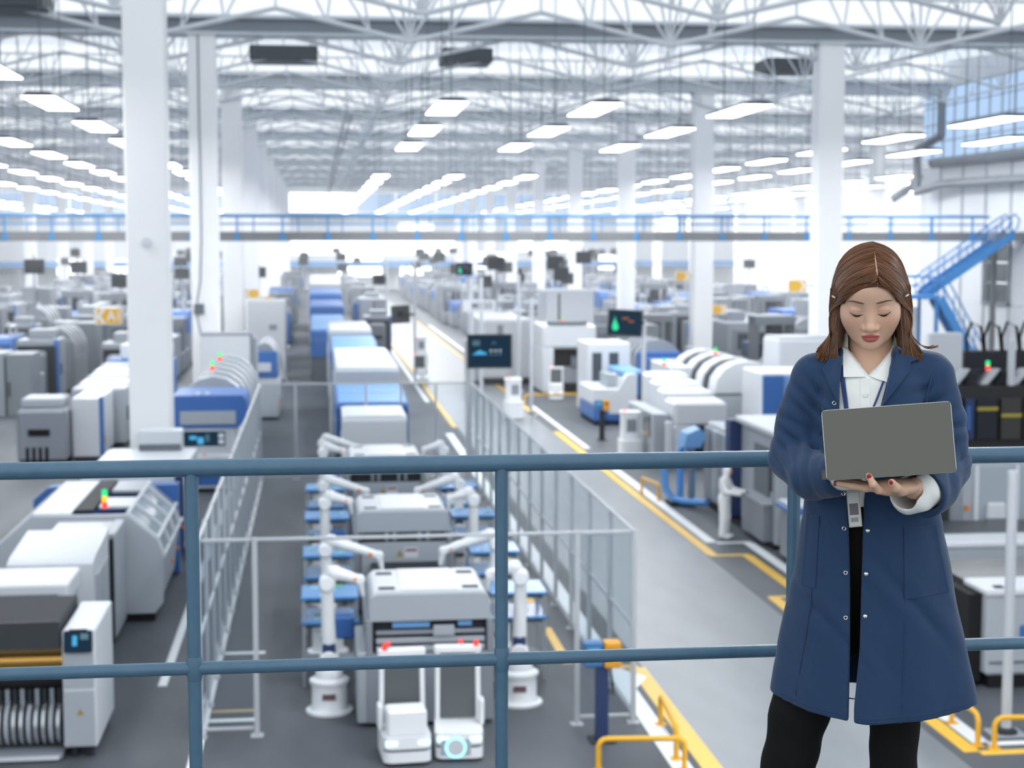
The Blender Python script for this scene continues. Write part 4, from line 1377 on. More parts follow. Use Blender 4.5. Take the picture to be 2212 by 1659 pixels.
for i, (y0, y1, m) in enumerate(((7.5, 8.0, PALE), (8.05, 8.5, GREY), (8.6, 9.2, PALE), (9.3, 10.0, GREY))):
    bx('bay_panel', m, t, .16, .32, y0, y1, .15, 2.1, .02)
bx('near_cabinet', GREY, t, -.05, 1.6, -.6, 1.9, .1, 1.15, .04)
bx('near_cabinet_top', PALE, t, -.08, 1.65, -.65, 1.95, 1.15, 1.22, .02)
bx('blue_tray', BLUE, t, -.2, .5, .5, 1.8, 1.22, 1.34, .03)
bx('clear_lid', WHITE, t, -.15, .45, .6, 1.7, 1.34, 1.40, .02)
bx('plinth', BLACK, t, .1, 3.3, 2.9, 10.1, 0, .1)
# blue lifting frame beside it
t = thing('lifting_frame', 'bright blue bent lifting frame beside the navy panel', 'lift', (9.55, 42.7, 0))
bb = mat('frame_blue', (.13, .36, .78), .35)
MB().tube([(-.25, .2, 1.25), (-.2, .1, .45), (0, 0, .16), (.3, -.3, .13), (.72, -.9, .2)], .10, 10).build('bent_tube', bb, t)
for x, y in ((.25, .3), (.52, .1)):
    MB().tube([(x, y, .1), (x, y, 1.45)], .10, 8).build('upright', bb, t)
MB().tube([(.25, .3, 1.45), (.38, .2, 1.6), (.52, .1, 1.45)], .11, 8).build('top_arm', bb, t)
MB().prism([(.15, 1.62), (.62, 1.62), (.78, 1.95), (.6, 2.15), (.42, 2.05), (.25, 2.0)], 'y', -.5, .3).build('blue_cover', LBLUE, t)
bx('cover_post', GREY, t, .4, .5, -.1, .0, 0, 1.8)
bx('foot', DARK, t, -.1, .8, -.2, .5, 0, .1)
# white moulding machine
t = thing('moulding_machine', 'white moulding machine with a black tray and rounded front hood', 'machine', (12.0, 49.8, 0))
bx('front_hood', WHITE, t, -.85, .85, 0, 1.6, 1.30, 2.1, .10)
bx('front_leg', WHITE, t, -.85, -.30, 0, 1.5, .1, 1.35, .05)
bx('black_tray', BLACK, t, -.30, .85, -.25, .9, 1.10, 1.36, .02)
bx('tray_support', DARK, t, .0, .6, .1, .8, 0, 1.10)
for i in range(3):
    bx('hood_step', WHITE, t, -.80 + .05 * i, .80 - .05 * i, 1.6 + i * 1.5, 3.05 + i * 1.5, .2, 2.30 + .15 * i, .10)
    bx('step_gap', DARK, t, -.72, .72, 3.02 + i * 1.5, 3.12 + i * 1.5, .2, 2.2 + .15 * i)
bx('left_guard', PALE, t, -1.45, -.95, .3, 4.5, .1, 1.7, .03)
bx('guard_window', GLASSD, t, -1.47, -1.44, .8, 2.0, .9, 1.6)
bx('guard_post', WHITE, t, -1.15, -.95, -.2, .0, .1, 1.5, .03)
bx('rear_body', WHITE, t, .35, 1.1, 6.1, 9.5, .1, 2.75, .05)
stack_light(t, .2, 6.4, 2.75, 1.2, False)
bx('plinth', BLACK, t, -.8, .8, .2, 6, 0, .1)
bx('plinth', BLACK, t, .4, 1.05, 6.2, 9.4, 0, .1)
# blue based machine with glass chute
t = thing('blue_base_machine', 'white machine on a bright blue base with an angled glass chute', 'machine', (11.5, 61.9, 0))
bx('base', BLUE, t, -.85, .85, 0, 3.5, .1, .85, .12)
bx('body', WHITE, t, -.9, .2, -.02, 3.2, .8, 1.45, .05)
MB().prism([(-.25, .45), (.35, .45), (.85, 1.0), (.85, 2.0), (.5, 2.0), (.1, 1.4), (-.25, 1.2)], 'y', -.06, 3.0).build('wing', WHITE, t)
bx('chute', clear_mat('chute_glass', (.55, .62, .66), .4, .3), t, -.3, .1, .2, 1.8, 1.45, 2.0, .03)
bx('blue_arm', LBLUE, t, .3, 1.2, .6, 3.4, 1.9, 2.1, .05)
bx('tower', WHITE, t, -.5, 1.3, 3.6, 6.2, .1, 3.0, .05)
bx('tower_window', GLASSD, t, -.3, .1, 3.57, 3.6, 1.2, 2.6)
bx('tower_window', GLASSD, t, .4, .8, 3.57, 3.6, 1.2, 2.6)
bx('plinth', BLACK, t, -.8, .8, .1, 3.4, 0, .1)
# dark mouthed machine and tall cabinet
t = thing('dark_mouth_machine', 'white machine with a wide black opening left of the green drop monitor', 'machine', (12.0, 74.6, 0))
bx('shell', WHITE, t, -1.55, .95, 0, 4, 2.15, 3.3, .12)
bx('shell_left', WHITE, t, -1.55, -1.05, 0, 4, .1, 2.2, .05)
bx('shell_right', PALE, t, .75, 1.35, -.2, 4, .1, 2.2, .05)
bx('opening', BLACK, t, -1.05, .75, .5, 3.8, .1, 2.15)
bx('inner_fixture', GREY, t, -.6, .4, .3, .6, .5, 1.3, .05)
bx('inner_fixture', MIDGREY, t, -.2, .2, .2, .4, 1.3, 1.8)
bx('top_strip', MIDGREY, t, -1.3, .5, -.02, .6, 3.3, 3.42)
bx('black_column', BLACK, t, .55, .85, -.9, -.6, 0, 1.9)
bx('tall_cabinet', WHITE, t, -.8, 1.6, 4.5, 7.5, .1, 4.75, .05)
bx('cabinet_seam', MIDGREY, t, -.2, -.08, 4.46, 4.5, .2, 4.6)
stack_light(t, -.6, .4, 3.42, 1.0, False)
bx('plinth', BLACK, t, -1.5, 1.3, .1, 4, 0, .1)
t = thing('white_box_machine', 'large white box shaped machine behind the front monitor', 'machine', (9.55, 80.5, 0))
bx('body', WHITE, t, -1.25, 1.25, 0, 9, .3, 3.25, .10)
bx('front_strip', GREY, t, -.6, -.3, -.04, 0, 1.0, 3.0)
bx('side_shelf', PALE, t, -1.8, -1.25, .5, 5, .1, 2.0, .05)
bx('plinth', DARK, t, -1.2, 1.2, .1, 8.9, 0, .3)
arched('arched_machine', 'arched black and white ribbed machine with a blue door beside the woman', 15.75, 58.0, 2.5, 7.5, 2.75, 3, DARK, WHITE, 0, (4.0,), None)
t = thing('blue_door_cabinet', 'white cabinet with a tall bright blue door left of the woman', 'cabinet', (16.05, 54.6, 0))
bx('body', WHITE, t, -.75, 1.6, 0, 2.6, .1, 2.6, .05)
bx('plinth', DARK, t, -1.4, 1.5, .05, 2.5, 0, .1)
bx('blue_door', BLUE, t, -.72, .05, -.05, 0, .2, 2.5, .02)
bx('blue_door', LBLUE, t, .08, .55, -.05, 0, .2, 2.5, .02)
bx('step_box', WHITE, t, -1.5, -.7, -.6, .8, .1, 1.0, .04)
bx('step_button', ORANGE, t, -1.2, -1.05, -.64, -.6, .6, .75)
bx('red_marker', REDP, t, -.72, -.65, -.66, -.6, .4, .6)
t = thing('white_cabinet', 'tall white cabinet directly behind the left shoulder of the woman', 'cabinet', (18.6, 60.5, 0))
bx('body', WHITE, t, -1.0, 1.4, 0, 2.2, .05, 3.40, .08)
bx('door_handle', MIDGREY, t, .5, .62, -.05, 0, 2.3, 2.6)
bx('top_cap', PALE, t, -.95, 1.35, .05, 2.15, 3.40, 3.46, .02)

# consoles at the right edge, below the top rail
def console(x, y, W_, D, H_, label, tall=False):
    t = thing('console_unit', label, 'machine', (x, y, 0))
    bx('body', PALE, t, 0, W_, 0, D, .22, H_ - .10, .05)
    bx('top_rim', WHITE, t, -.03, W_, -.03, D * .35, H_ - .12, H_, .03)
    bx('dark_top', mat('console_dark_top', (.055, .058, .065), .35), t, .0, W_, D * .35, D, H_ - .16, H_ - .04)
    bx('top_switch', DARK, t, .16, .30, .05, .20, H_, H_ + .02)
    bx('side_gap', BLACK, t, -.22, .0, .2, D, .1, H_ - .12)
    bx('plinth', BLACK, t, .1, W_ - .05, .1, D, 0, .22)
    MB().prism([(.95, .95), (1.09, .95), (1.02, 1.08)], 'y', -.012, 0).build('warning_triangle', mat('label_ochre', (.33, .25, .06), .5), t)
    bx('lower_line', MIDGREY, t, .05, W_ - .05, -.012, 0, .42, .46)
    bx('blue_cloth', BLUE, t, .55, .85, -.04, .0, .82, 1.04, .02)
    return t
console(10.5, 24.2, 3.2, 2.6, 1.63, 'nearest white console with a dark top at the right edge')
console(11.0, 28.0, 3.4, 2.4, 1.66, 'second white console at the right edge, behind the nearest')
t = thing('glazed_machine', 'grey machine with a tall glazed front at the right edge', 'machine', (12.2, 30.8, 0))
bx('body', PALE, t, 0, 4, .1, 1.5, .15, 2.8, .04)
bx('column_panel', WHITE, t, -.3, .25, 0, .5, .15, 2.75, .03)
bx('column_panel', GREY, t, .25, .6, .02, .4, .15, 2.75, .02)
bx('display_arm', DARK, t, .05, .28, -.12, -.02, 1.4, 2.3, .02)
bx('display_arm_screen', LBLUE, t, .10, .22, -.13, -.12, 1.9, 2.2)
bx('front_glass', mat('pale_glass', (.36, .41, .45), .15, 0, .5), t, .9, 2.6, .06, .10, 1.35, 2.6)
for i in range(3):
    bx('mullion', WHITE, t, .86 + i * .85, .94 + i * .85, .03, .10, 1.3, 2.65)
bx('white_roll', WHITE, t, 1.1, 1.5, -.05, .06, 1.55, 1.9, .04)
bx('orange_button', ORANGE, t, .68, .74, .0, .06, 1.75, 1.85)
bx('plinth', BLACK, t, 0, 4, .15, 1.4, 0, .15)

# black press with yellow stripes behind the right shoulder of the woman
t = thing('black_press', 'black press with two yellow stripes and a striped conveyor on top', 'machine', (18.3, 44.6, 0))
bx('body', mat('press_black', (.018, .018, .02), .4), t, 0, 4.2, .2, 4.4, .1, 2.95, .02)
for i, x in enumerate((.28, .62, 1.35, 2.05, 2.75)):
    m = (NAVY, DARK, mat('press_brown', (.05, .045, .042), .4), mat('press_brown', (.05, .045, .042), .4), BLACK)[i]
    bx('front_module', m, t, x, x + (.28 if i < 1 else .62), .05, .2, 1.4 + .0 * i, 2.6, .02)
bx('yellow_stripe', mat('stripe_yellow', (.45, .36, .05), .5), t, .62, 1.24, .02, .06, 2.26, 2.36)
bx('yellow_stripe', mat('stripe_yellow', (.45, .36, .05), .5), t, 1.35, 1.97, .02, .06, 2.06, 2.16)
bx('blue_label', BLUE, t, .30, .42, .02, .06, 1.7, 2.4)
for i in range(9):
    MB().prism([(i * .46, 2.97), (i * .46 + .24, 2.97), (i * .46 + .62, 3.42), (i * .46 + .38, 3.42)], 'y', .6, .9).build('conveyor_rib', WHITE if i % 2 == 0 else DARK, t)
bx('conveyor_bed', MIDGREY, t, 0, 4.2, .9, 4.2, 2.95, 3.2)
bx('rear_panel', WHITE, t, -.4, .62, 1.2, 1.5, 2.95, 4.45, .03)
MB().lathe([(.11, 0), (.11, 1.3), (.04, 1.35), (.04, 1.75)], (1.75, .35, 2.96), 14).build('gas_cylinder', WHITE, t)
stack_light(t, 1.1, .5, 3.40, 1.2, False)
for i in range(4):
    x = .9 + i * .55
    MB().tube([(x, 1.4, 3.2), (x - .1, 1.4, 4.3), (x + .05, 1.4, 4.75), (x + .35, 1.4, 4.6), (x + .45, 1.4, 3.9), (x + .6, 1.4, 3.2)], .05, 8).build('hose_loop', BLACK, t)
bx('hose_block', DARK, t, .75, 2.9, 1.3, 1.8, 3.2, 3.9, .02)

# ------------------------------------------------------------------ rows of similar machines filling the hall
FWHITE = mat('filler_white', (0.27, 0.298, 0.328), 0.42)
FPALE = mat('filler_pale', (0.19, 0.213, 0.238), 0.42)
def spec_machine(kind, v):
    """list of (part, builder, material); local front at y=0, base centred on x"""
    b = lambda *a: MB().box(*a)
    rr = random.Random(kind * 31 + v)
    W_, D, H_ = rr.uniform(1.9, 2.5), rr.uniform(3.6, 5.0), rr.uniform(1.9, 2.7)
    L = []
    w = W_ / 2
    if kind == 0:      # milling machine with dark window
        L += [('body', b(-w, w, .15, D, .12, H_, .06), FWHITE), ('door', b(-w * .7, w * .45, .05, .16, .5, H_ * .86, .02), FPALE),
              ('window', b(-w * .5, w * .2, .03, .06, H_ * .45, H_ * .78), GLASSD), ('control', b(w * .52, w * .95, -.05, .15, H_ * .42, H_ * .8, .02), DARK),
              ('roof_box', b(-w * .6, w * .3, D * .4, D * .9, H_, H_ + .45, .04), GREY), ('blue_edge', b(w - .12, w + .02, .1, .5, .12, H_ * .98, .01), BLUE), ('plinth', b(-w + .1, w - .1, .2, D - .1, 0, .12), DARK)]
    elif kind == 1:    # rounded grey box with slot, white box behind
        L += [('front_box', b(-w * .62, w * .5, 0, 1.4, .1, H_ * .82, .10), FPALE), ('slot', b(-w * .35, w * .25, -.02, .03, H_ * .40, H_ * .5), BLACK),
              ('body', b(-w, w, 1.5, D, .1, H_, .05), FWHITE), ('blue_strip', b(w * .80, w + .02, 1.46, 1.75, .1, H_, .02), BLUE), ('gap', b(-w * .9, w * .9, 1.38, 1.52, .1, H_ * .9), DARK),
              ('top_unit', b(-w * .5, w * .7, D * .55, D * .95, H_, H_ + .35, .04), FWHITE), ('handle', b(w + .0, w + .05, 2.0, 2.25, .9, 1.3), NAVY), ('plinth', b(-w + .1, w - .1, .2, D - .1, 0, .1), DARK)]
    elif kind == 2:    # arched hood with dark ribs
        L += [('body', b(-w, w, 0, D, .1, H_ * .55, .04), FWHITE), ('plinth', b(-w + .1, w - .1, .1, D - .1, 0, .1), DARK), ('end_cap', b(-w * .9, w * .9, -.35, 0, .1, H_ * .8, .05), rr.choice([BLUE, FPALE]))]
        for i in range(7):
            L.append(('arch_rib', MB().prism(arch_profile(W_ * (1.02 if i % 2 == 0 else .94), H_ * .52, H_ * (1 if i % 2 == 0 else .96)), 'y', D * i / 7, D * (i + 1) / 7), (FWHITE, DARK)[i % 2]))
    elif kind == 3:    # pair of tall cabinets
        L += [('cabinet', b(-w, -.04, 0, D * .6, .0, H_ + .6, .03), FWHITE), ('cabinet', b(.04, w, 0, D * .6, .0, H_ + .55, .03), FPALE), ('seam', b(-.04, .04, .05, D * .6, .05, H_ + .4), DARK),
              ('vent', b(-w * .7, -w * .3, -.02, .0, H_ * .3, H_ * .6), MIDGREY), ('handle', b(.12, .2, -.05, 0, H_ * .4, H_ * .7), DARK), ('rear_unit', b(-w * .9, w * .9, D * .62, D, .05, H_ * .75, .05), GREY)]
    elif kind == 4:    # blue capped unit
        L += [('base', b(-w, w, 0, D, .1, H_ * .62, .04), FWHITE), ('blue_cap', MB().prism([(0, H_ * .6), (0, H_ * .86), (.3, H_), (D * .9, H_), (D, H_ * .9), (D, H_ * .6)], 'x', -w, w), BLUE),
              ('cap_plate', b(-w * .6, w * .6, -.03, 0, H_ * .64, H_ * .8), FPALE), ('display', b(-w * .5, w * .5, -.03, .0, H_ * .38, H_ * .54), DARK), ('pipe', MB().tube([(w * .6, D * .5, H_), (w * .6, D * .5, H_ + .5), (w * .6, D * .9, H_ + .5), (w * .6, D * .9, H_ * .9)], .08, 8), STEEL),
              ('plinth', b(-w + .1, w - .1, .1, D - .1, 0, .1), DARK)]
    else:              # dark frame with grey gantry
        L += [('bed', b(-w, w, 0, D, .1, .95, .03), GREY), ('upright', b(-w, -w + .25, D * .3, D * .6, .95, H_ + .3, .02), MIDGREY), ('upright', b(w - .25, w, D * .3, D * .6, .95, H_ + .3, .02), MIDGREY),
              ('crossbeam', b(-w, w, D * .28, D * .62, H_ - .05, H_ + .4, .03), FPALE), ('spindle_head', b(-.3, .3, D * .2, D * .5, 1.3, H_, .03), DARK), ('side_tank', b(-w * .9, -w * .2, D * .66, D, .95, 1.7, .05), NAVY),
              ('chip_tray', b(-w * .5, w * .9, -.3, 0, .2, .7, .02), BLUE), ('plinth', b(-w + .1, w - .1, .1, D - .1, 0, .1), DARK)]
    return L, D
KIND = [('milling_machine', 'pale milling machine'), ('coating_machine', 'pale slotted machine'), ('arched_machine', 'ribbed arched machine'),
        ('twin_cabinet', 'tall twin cabinet'), ('blue_cap_machine', 'blue capped machine'), ('gantry_machine', 'grey gantry machine')]
protos, singles = {}, {}
for k in range(6):
    for v in range(2):
        L, D = spec_machine(k, v)
        protos[k, v] = ([(n, m_.mesh(n, mt)) for n, m_, mt in L], D)
        me_all = MB()
        mats, idx = [], []
        for n, m_, mt in L:
            nf = len(m_.f)
            me_all.add(m_.v, m_.f)
            if mt not in mats:
                mats.append(mt)
            idx += [mats.index(mt)] * nf
        me = me_all.mesh(KIND[k][0], mats[0])
        for mt in mats[1:]:
            me.materials.append(mt)
        me.polygons.foreach_set('material_index', idx)
        singles[k, v] = me
def place_machine(k, v, x, y, label, rz, sx, sz, parts):
    if parts:
        o = thing(KIND[k][0], label, 'machine', (x, y, 0), rz, 'machines filling the hall')
        for n, me in protos[k, v][0]:
            link(n, me, o)
    else:
        o = link(KIND[k][0], singles[k, v])
        tag(o, label, 'machine', 'machines filling the hall')
        o.location = (x, y, 0)
        o.rotation_euler = (0, 0, rz)
    o.scale = (sx, 1, sz)
lanes = [(-2.9, 92, 'behind the left column row'), (-8.4, 71.5, 'in the lane left of the near column'), (-12.6, 68, 'in the second lane left of the near column'), (-17.0, 88, 'in the third lane left of the near column'),
         (-22.0, 112, 'in the fourth lane left of the near column'), (-27, 136, 'in the fifth lane left of the near column'), (4.1, 104, 'left of the rear aisle'), (12.4, 84, 'right of the aisle'), (15.6, 66.5, 'in the second lane right of the aisle'),
         (18.7, 88, 'in the third lane right of the aisle'), (23.6, 70, 'in the lane right of the column behind the woman'), (28.0, 84, 'in the lane next to the right wall'), (33.5, 104, 'in the lane beyond the right wall'),
         (39.0, 122, 'in the second lane beyond the right wall')]
rl = random.Random(21)
for (x, y, where) in lanes:
    n = 0
    last = -1
    while y < 226:
        k = rl.randrange(6)
        if k == last:
            k = (k + 1) % 6
        last = k
        v = rl.randrange(2)
        D = protos[k, v][1]
        sz = rl.uniform(.95, 1.25)
        clash = any(abs(x - X) < 1.9 and y - .9 < Y < y + D + .9 for X in ROWX for Y in COLY) or (75.4 < y + D + .3 and y < 78.4 and (26 < x < 34.2 or abs(x + 5.3) < 1.7 or abs(x - 24.2) < 1.7))
        if x == 4.1 and (y % 40) > 26:
            clash = True
        px = 683 + x / (y + D / 2) * 3500
        if not clash and -20 < px < 2230:
            num = ORD[n] if n < 20 else 'last ' + ORD[n - 20]
            place_machine(k, v, x + rl.uniform(-.25, .25), y, f'{KIND[k][1]}, {num} {where}', 0, rl.uniform(.85, 1.0), sz, y < 112)
            n += 1
            # now and then a monitor on a pole rises out of the row
            sx_ = rl.choice([-1, 1])
            if rl.random() < .15 and y > 72 and not any(abs(x + sx_ * 1.45 - X) < 1.3 and abs(y + D + .25 - Y) < 1.4 for X in ROWX for Y in COLY):
                h = rl.uniform(4.6, 6.2)
                tt = thing('monitor_pole', f'pole monitor behind the {num} machine {where}', 'monitor', (x + sx_ * 1.45, y + D + .25, 0), rl.uniform(-.5, .5), 'monitors on poles among the machines')
                bar('pole', (0, 0, 0), (0, 0, h + .6), .06, GREY, tt, 6)
                bx('screen', mat('monitor_case', (.035, .04, .045), .4), tt, -.55, .55, -.12, -.04, h - .45, h + .35, .02)
        y += D + rl.uniform(.9, 2.4)

# ------------------------------------------------------------------ worker in white overalls
def make_worker():
    t = thing('person', 'worker in white overalls standing at the grey machine', 'person', (9.72, 37.75, 0), R(58))
    F = Field(steps((-.5, .5, .018)), steps((-.65, .4, .018)), steps((-.02, 1.85, .018)))
    for s in (-1, 1):
        F.chain([(s * .10, .02, .92), (s * .115, .0, .50), (s * .12, .03, .09)], [.125, .095, .085], .05)
        F.limb((s * .12, .03, .05), (s * .13, -.13, .045), .05, .045, .03)
        F.chain([(s * .19, .02, 1.42), (s * .24, -.08, 1.16), (s * .18, -.40, 1.12)], [.075, .065, .055], .05)
        F.ball((s * .17, -.46, 1.12), (.045, .06, .03), .02)
    F.ball((0, .02, 1.0), (.185, .14, .16), .06)
    F.ball((0, .02, 1.28), (.205, .135, .22), .06)
    F.limb((0, .01, 1.45), (0, -.02, 1.55), .07, .065, .03)
    F.ball((0, -.04, 1.63), (.088, .105, .125), .03)
    F.ball((0, -.145, 1.61), (.018, .02, .025), .015)
    F.cut(lambda X, Y, Z: Z - .0 + 0 * X + 0 * Y, (-1, -1, -1), (1, 1, .1))
    F.build('overalls', mat('overall_white', (.93, .94, .95), .8), t)
    F = Field(steps((-.1, .1, .01)), steps((-.2, .0, .01)), steps((1.5, 1.75, .01)))
    F.ball((0, -.052, 1.625), (.078, .104, .095), 0)
    F.ball((0, -.152, 1.615), (.016, .018, .024), .012)
    for s in (-1, 1):
        F.ball((s * .03, -.158, 1.645), (.016, .012, .01), .006, True)
    F.build('face', mat('worker_skin', (.62, .30, .20), .5), t)
    for s in (-1, 1):
        F = Field(steps((-.3, .3, .008)), steps((-.58, -.36, .008)), steps((1.03, 1.2, .008)))
        F.ball((s * .17, -.465, 1.12), (.045, .05, .028), 0)
        for i in range(4):
            F.limb((s * .17 - .03 + i * .02, -.50, 1.12), (s * .17 - .034 + i * .0225, -.55 + .01 * abs(i - 1.5), 1.105), .010, .008, .006)
        F.limb((s * .17 - s * .04, -.46, 1.12), (s * .17 - s * .07, -.50, 1.115), .011, .009, .006)
        F.build('glove', mat('glove_dark', (.10, .11, .16), .7), t)
make_worker()
# ------------------------------------------------------------------ the woman at the rail
def make_woman():
    yaw = -math.atan2(1.25, 3.55)
    root = thing('person', 'woman in a blue work coat and black trousers looking down at a laptop', 'person',
                 (1.25, 3.55, DECK), yaw)
    skin = mat('skin', (0.66, 0.42, 0.29), 0.40, 0, 0.4)
    nt = skin.node_tree
    at = nt.nodes.new('ShaderNodeAttribute')
    at.attribute_name = 'Col'
    nt.links.new(at.outputs['Color'], nt.nodes['Principled BSDF'].inputs['Base Color'])
    nt.nodes['Principled BSDF'].inputs['Subsurface Weight'].default_value = 0.0
    cloth = mat('coat_cotton', (0.0140, 0.0415, 0.101), 0.75, 0, 0.25, noise=(60, 0.05), bump=(700, 0.08), sheen=0.15)
    shirtm = mat('shirt_cotton', (0.80, 0.81, 0.78), 0.8, 0, 0.2, bump=(60, 0.05))
    trou = mat('trouser_cloth', (0.006, 0.0055, 0.0055), 0.85, 0, 0.2)
    # ---------- head frame: tilted forward, looking down at the laptop
    tilt = R(22)
    ct, st = math.cos(tilt), math.sin(tilt)
    HO = np.array([-0.005, -0.020, 1.528])
    hs = 0.935
    roll = R(-1.5)
    cr, sr = math.cos(roll), math.sin(roll)
    # local -> body:  tilt about x (front goes down)
    M = np.array([[1, 0, 0], [0, ct, -st], [0, st, ct]]) @ np.eye(3)
    M = np.array([[cr, 0, sr], [0, 1, 0], [-sr, 0, cr]]) @ M
    Mi = M.T
    def hp(p):
        return tuple(HO + hs * (M @ np.array(p, float)))
    def hr(*r):
        return tuple(hs * q for q in r)
    rot = Mi.tolist()
    F = Field(steps((-0.30, -0.12, 0.008), (-0.12, 0.15, 0.0019), (0.15, 0.30, 0.008)),
              steps((-0.38, -0.13, 0.0026), (-0.13, -0.055, 0.0019), (-0.055, 0.16, 0.0045)),
              steps((0.0, 0.08, 0.012), (0.08, 1.08, 0.03), (1.08, 1.2, 0.0022), (1.2, 1.38, 0.012), (1.38, 1.66, 0.0019)))
    hb = lambda c, r, k, cut=False: F.ball(hp(c), hr(*r), k * hs, cut, rot)
    hb((0, .012, .028), (.073, .096, .087), 0)
    hb((0, -.026, -.026), (.0655, .062, .080), .03)
    hb((0, -.034, -.062), (.047, .048, .044), .03)
    hb((0, -.040, .045), (.058, .050, .05), .03)
    for s in (-1, 1):
        hb((s * .040, -.052, -.026), (.023, .024, .024), .03)
        hb((s * .0315, -.1045, .003), (.020, .018, .013), .016, True)
        hb((s * .0315, -.0745, -.001), (.0165, .0155, .0135), .005)
        hb((s * .074, .014, -.004), (.010, .020, .030), .01)
    hb((0, -.074, -.089), (.019, .016, .016), .022)
    F.limb(hp((0, -.083, .006)), hp((0, -.099, -.032)), hs * .0078, hs * .0098, .014)
    hb((0, -.1035, -.0365), (.0105, .0095, .0092), .007)
    for s in (-1, 1):
        hb((s * .0125, -.0935, -.0405), (.0078, .0085, .0068), .006)
        hb((s * .0065, -.101, -.0478), (.0035, .0040, .003), .003, True)
    hb((0, -.0865, -.0605), (.0195, .0098, .0056), .005)
    hb((0, -.0865, -.0705), (.0168, .0105, .0066), .004)
    hb((0, -.097, -.0652), (.023, .003, .0012), .003, True)
    # neck, torso, arms, legs
    F.limb((0, .034, 1.35), (-.003, .026, 1.48), .052, .047, .012)
    F.ball((0, .012, 1.24), (.115, .078, .155), .02)
    F.ball((0, .01, 1.02), (.10, .070, .16), .02)
    F.limb((-.05, .018, 1.355), (-.125, .016, 1.335), .030, .034, .015)
    F.limb((.05, .018, 1.355), (.13, .016, 1.34), .030, .034, .015)
    F.ball((-.01, .012, .90), (.105, .072, .10), .02)
    F.chain([(-.07, .01, .84), (-.143, 0, .54), (-.234, .02, .10)], [.062, .045, .036], .02)
    F.chain([(.055, .01, .84), (.068, 0, .54), (.067, .02, .10)], [.062, .042, .036], .02)
    for c in ((-.232, .02, .06), (.068, .02, .06)):
        F.limb(c, (c[0], c[1] - .14, .035), .036, .026, .02)
    F.chain([(-.13, .016, 1.335), (-.166, -.005, 1.16), (-.118, -.11, 1.132), (-.072, -.180, 1.150), (-.052, -.205, 1.186)], [.034, .031, .027, .024, .022], .012)
    F.chain([(.135, .016, 1.34), (.163, -.005, 1.152), (.120, -.18, 1.118), (.094, -.235, 1.128)], [.034, .031, .026, .0235], .012)
    # the hand under the laptop (image right): palm, three long fingers, bent index finger, thumb
    F.ball((.062, -.272, 1.135), (.042, .034, .0185), .018)
    F.ball((.034, -.280, 1.135), (.030, .034, .0165), .012)
    for (v, u0, u1, rr, dz) in ((-.252, .020, -.040, .0068, .0), (-.268, .014, -.062, .0076, .001), (-.286, .012, -.066, .0078, -.001)):
        F.chain([(u0 + .012, v, 1.1345), (u0 - .018, v - .004, 1.1340 + dz), ((u0 + u1) / 2 - .006, v - .008, 1.1380 + dz), (u1, v - .012, 1.1440 + dz)],
                [rr * 1.2, rr * 1.08, rr, rr * .8], .004)
    F.chain([(.036, -.300, 1.1295), (.020, -.3215, 1.1345), (.0085, -.3375, 1.149), (-.0005, -.3395, 1.1665)], [.0098, .0088, .0080, .0068], .004)
    F.chain([(.066, -.296, 1.131), (.054, -.322, 1.141), (.0465, -.3365, 1.1535)], [.0125, .0100, .0080], .007)
    # the other hand, on the keyboard behind the lid
    F.ball((-.045, -.215, 1.200), (.034, .036, .013), .014)
    for i, (du, L) in enumerate(((-.028, .036), (-.010, .044), (.008, .048), (.024, .042))):
        F.chain([(-.045 + du * .8, -.235, 1.204), (-.045 + du, -.235 - L * .55, 1.209), (-.045 + du * 1.05, -.235 - L, 1.190)], [.0088, .0076, .0062], .004)
    F.chain([(-.018, -.205, 1.199), (.006, -.225, 1.198), (.014, -.246, 1.191)], [.011, .009, .007], .006)
    body = F.build('body', skin, root, smooth=1)
    me = body.data
    n = len(me.vertices)
    co = np.empty(n * 3, np.float32)
    me.vertices.foreach_get('co', co)
    co = co.reshape(-1, 3).astype(np.float64)
    L = ((co - HO) @ M) / hs
    col = np.tile(np.array([0.66, 0.42, 0.295, 1.0]), (n, 1))
    zl = L[:, 2] + .0652
    upm = (L[:, 0] / .0208) ** 2 + (zl / np.where(zl > 0, .0088, .0122)) ** 2
    lips = (upm < 1) & (L[:, 1] < -.07)
    soft = np.clip((1.15 - upm) / .3, 0, 1) * (L[:, 1] < -.07)
    col[:, :3] = col[:, :3] * (1 - soft[:, None]) + np.array([0.40, 0.095, 0.085]) * soft[:, None]
    for s in (-1, 1):                                            # blush and warmer eyelids: skin pigment
        q = np.exp(-(((L[:, 0] - s * .04) / .02) ** 2 + ((L[:, 2] + .03) / .018) ** 2)) * (L[:, 1] < -.03)
        col[:, :3] *= (1 - q[:, None] * np.array([0.02, 0.13, 0.14]))
        q = np.exp(-(((L[:, 0] - s * .0315) / .016) ** 2 + ((L[:, 2] - .004) / .009) ** 2)) * (L[:, 1] < -.05)
        col[:, :3] *= (1 - q[:, None] * np.array([0.12, 0.20, 0.20]))
    ca = me.color_attributes.new('Col', 'FLOAT_COLOR', 'POINT')
    ca.data.foreach_set('color', col.astype(np.float32).ravel())
    bvh_body = BVHTree.FromPolygons([tuple(p) for p in co], [tuple(p.vertices) for p in me.polygons])

    def front(bvh, u, w, off=0.001, v0=-1.0):
        h = bvh.ray_cast(Vector((u, v0, w)), Vector((0, 1, 0)))
        if h[0] is None:
            return None
        nrm = h[1]
        if nrm.y > 0:
            nrm = -nrm
        return h[0] + nrm * off
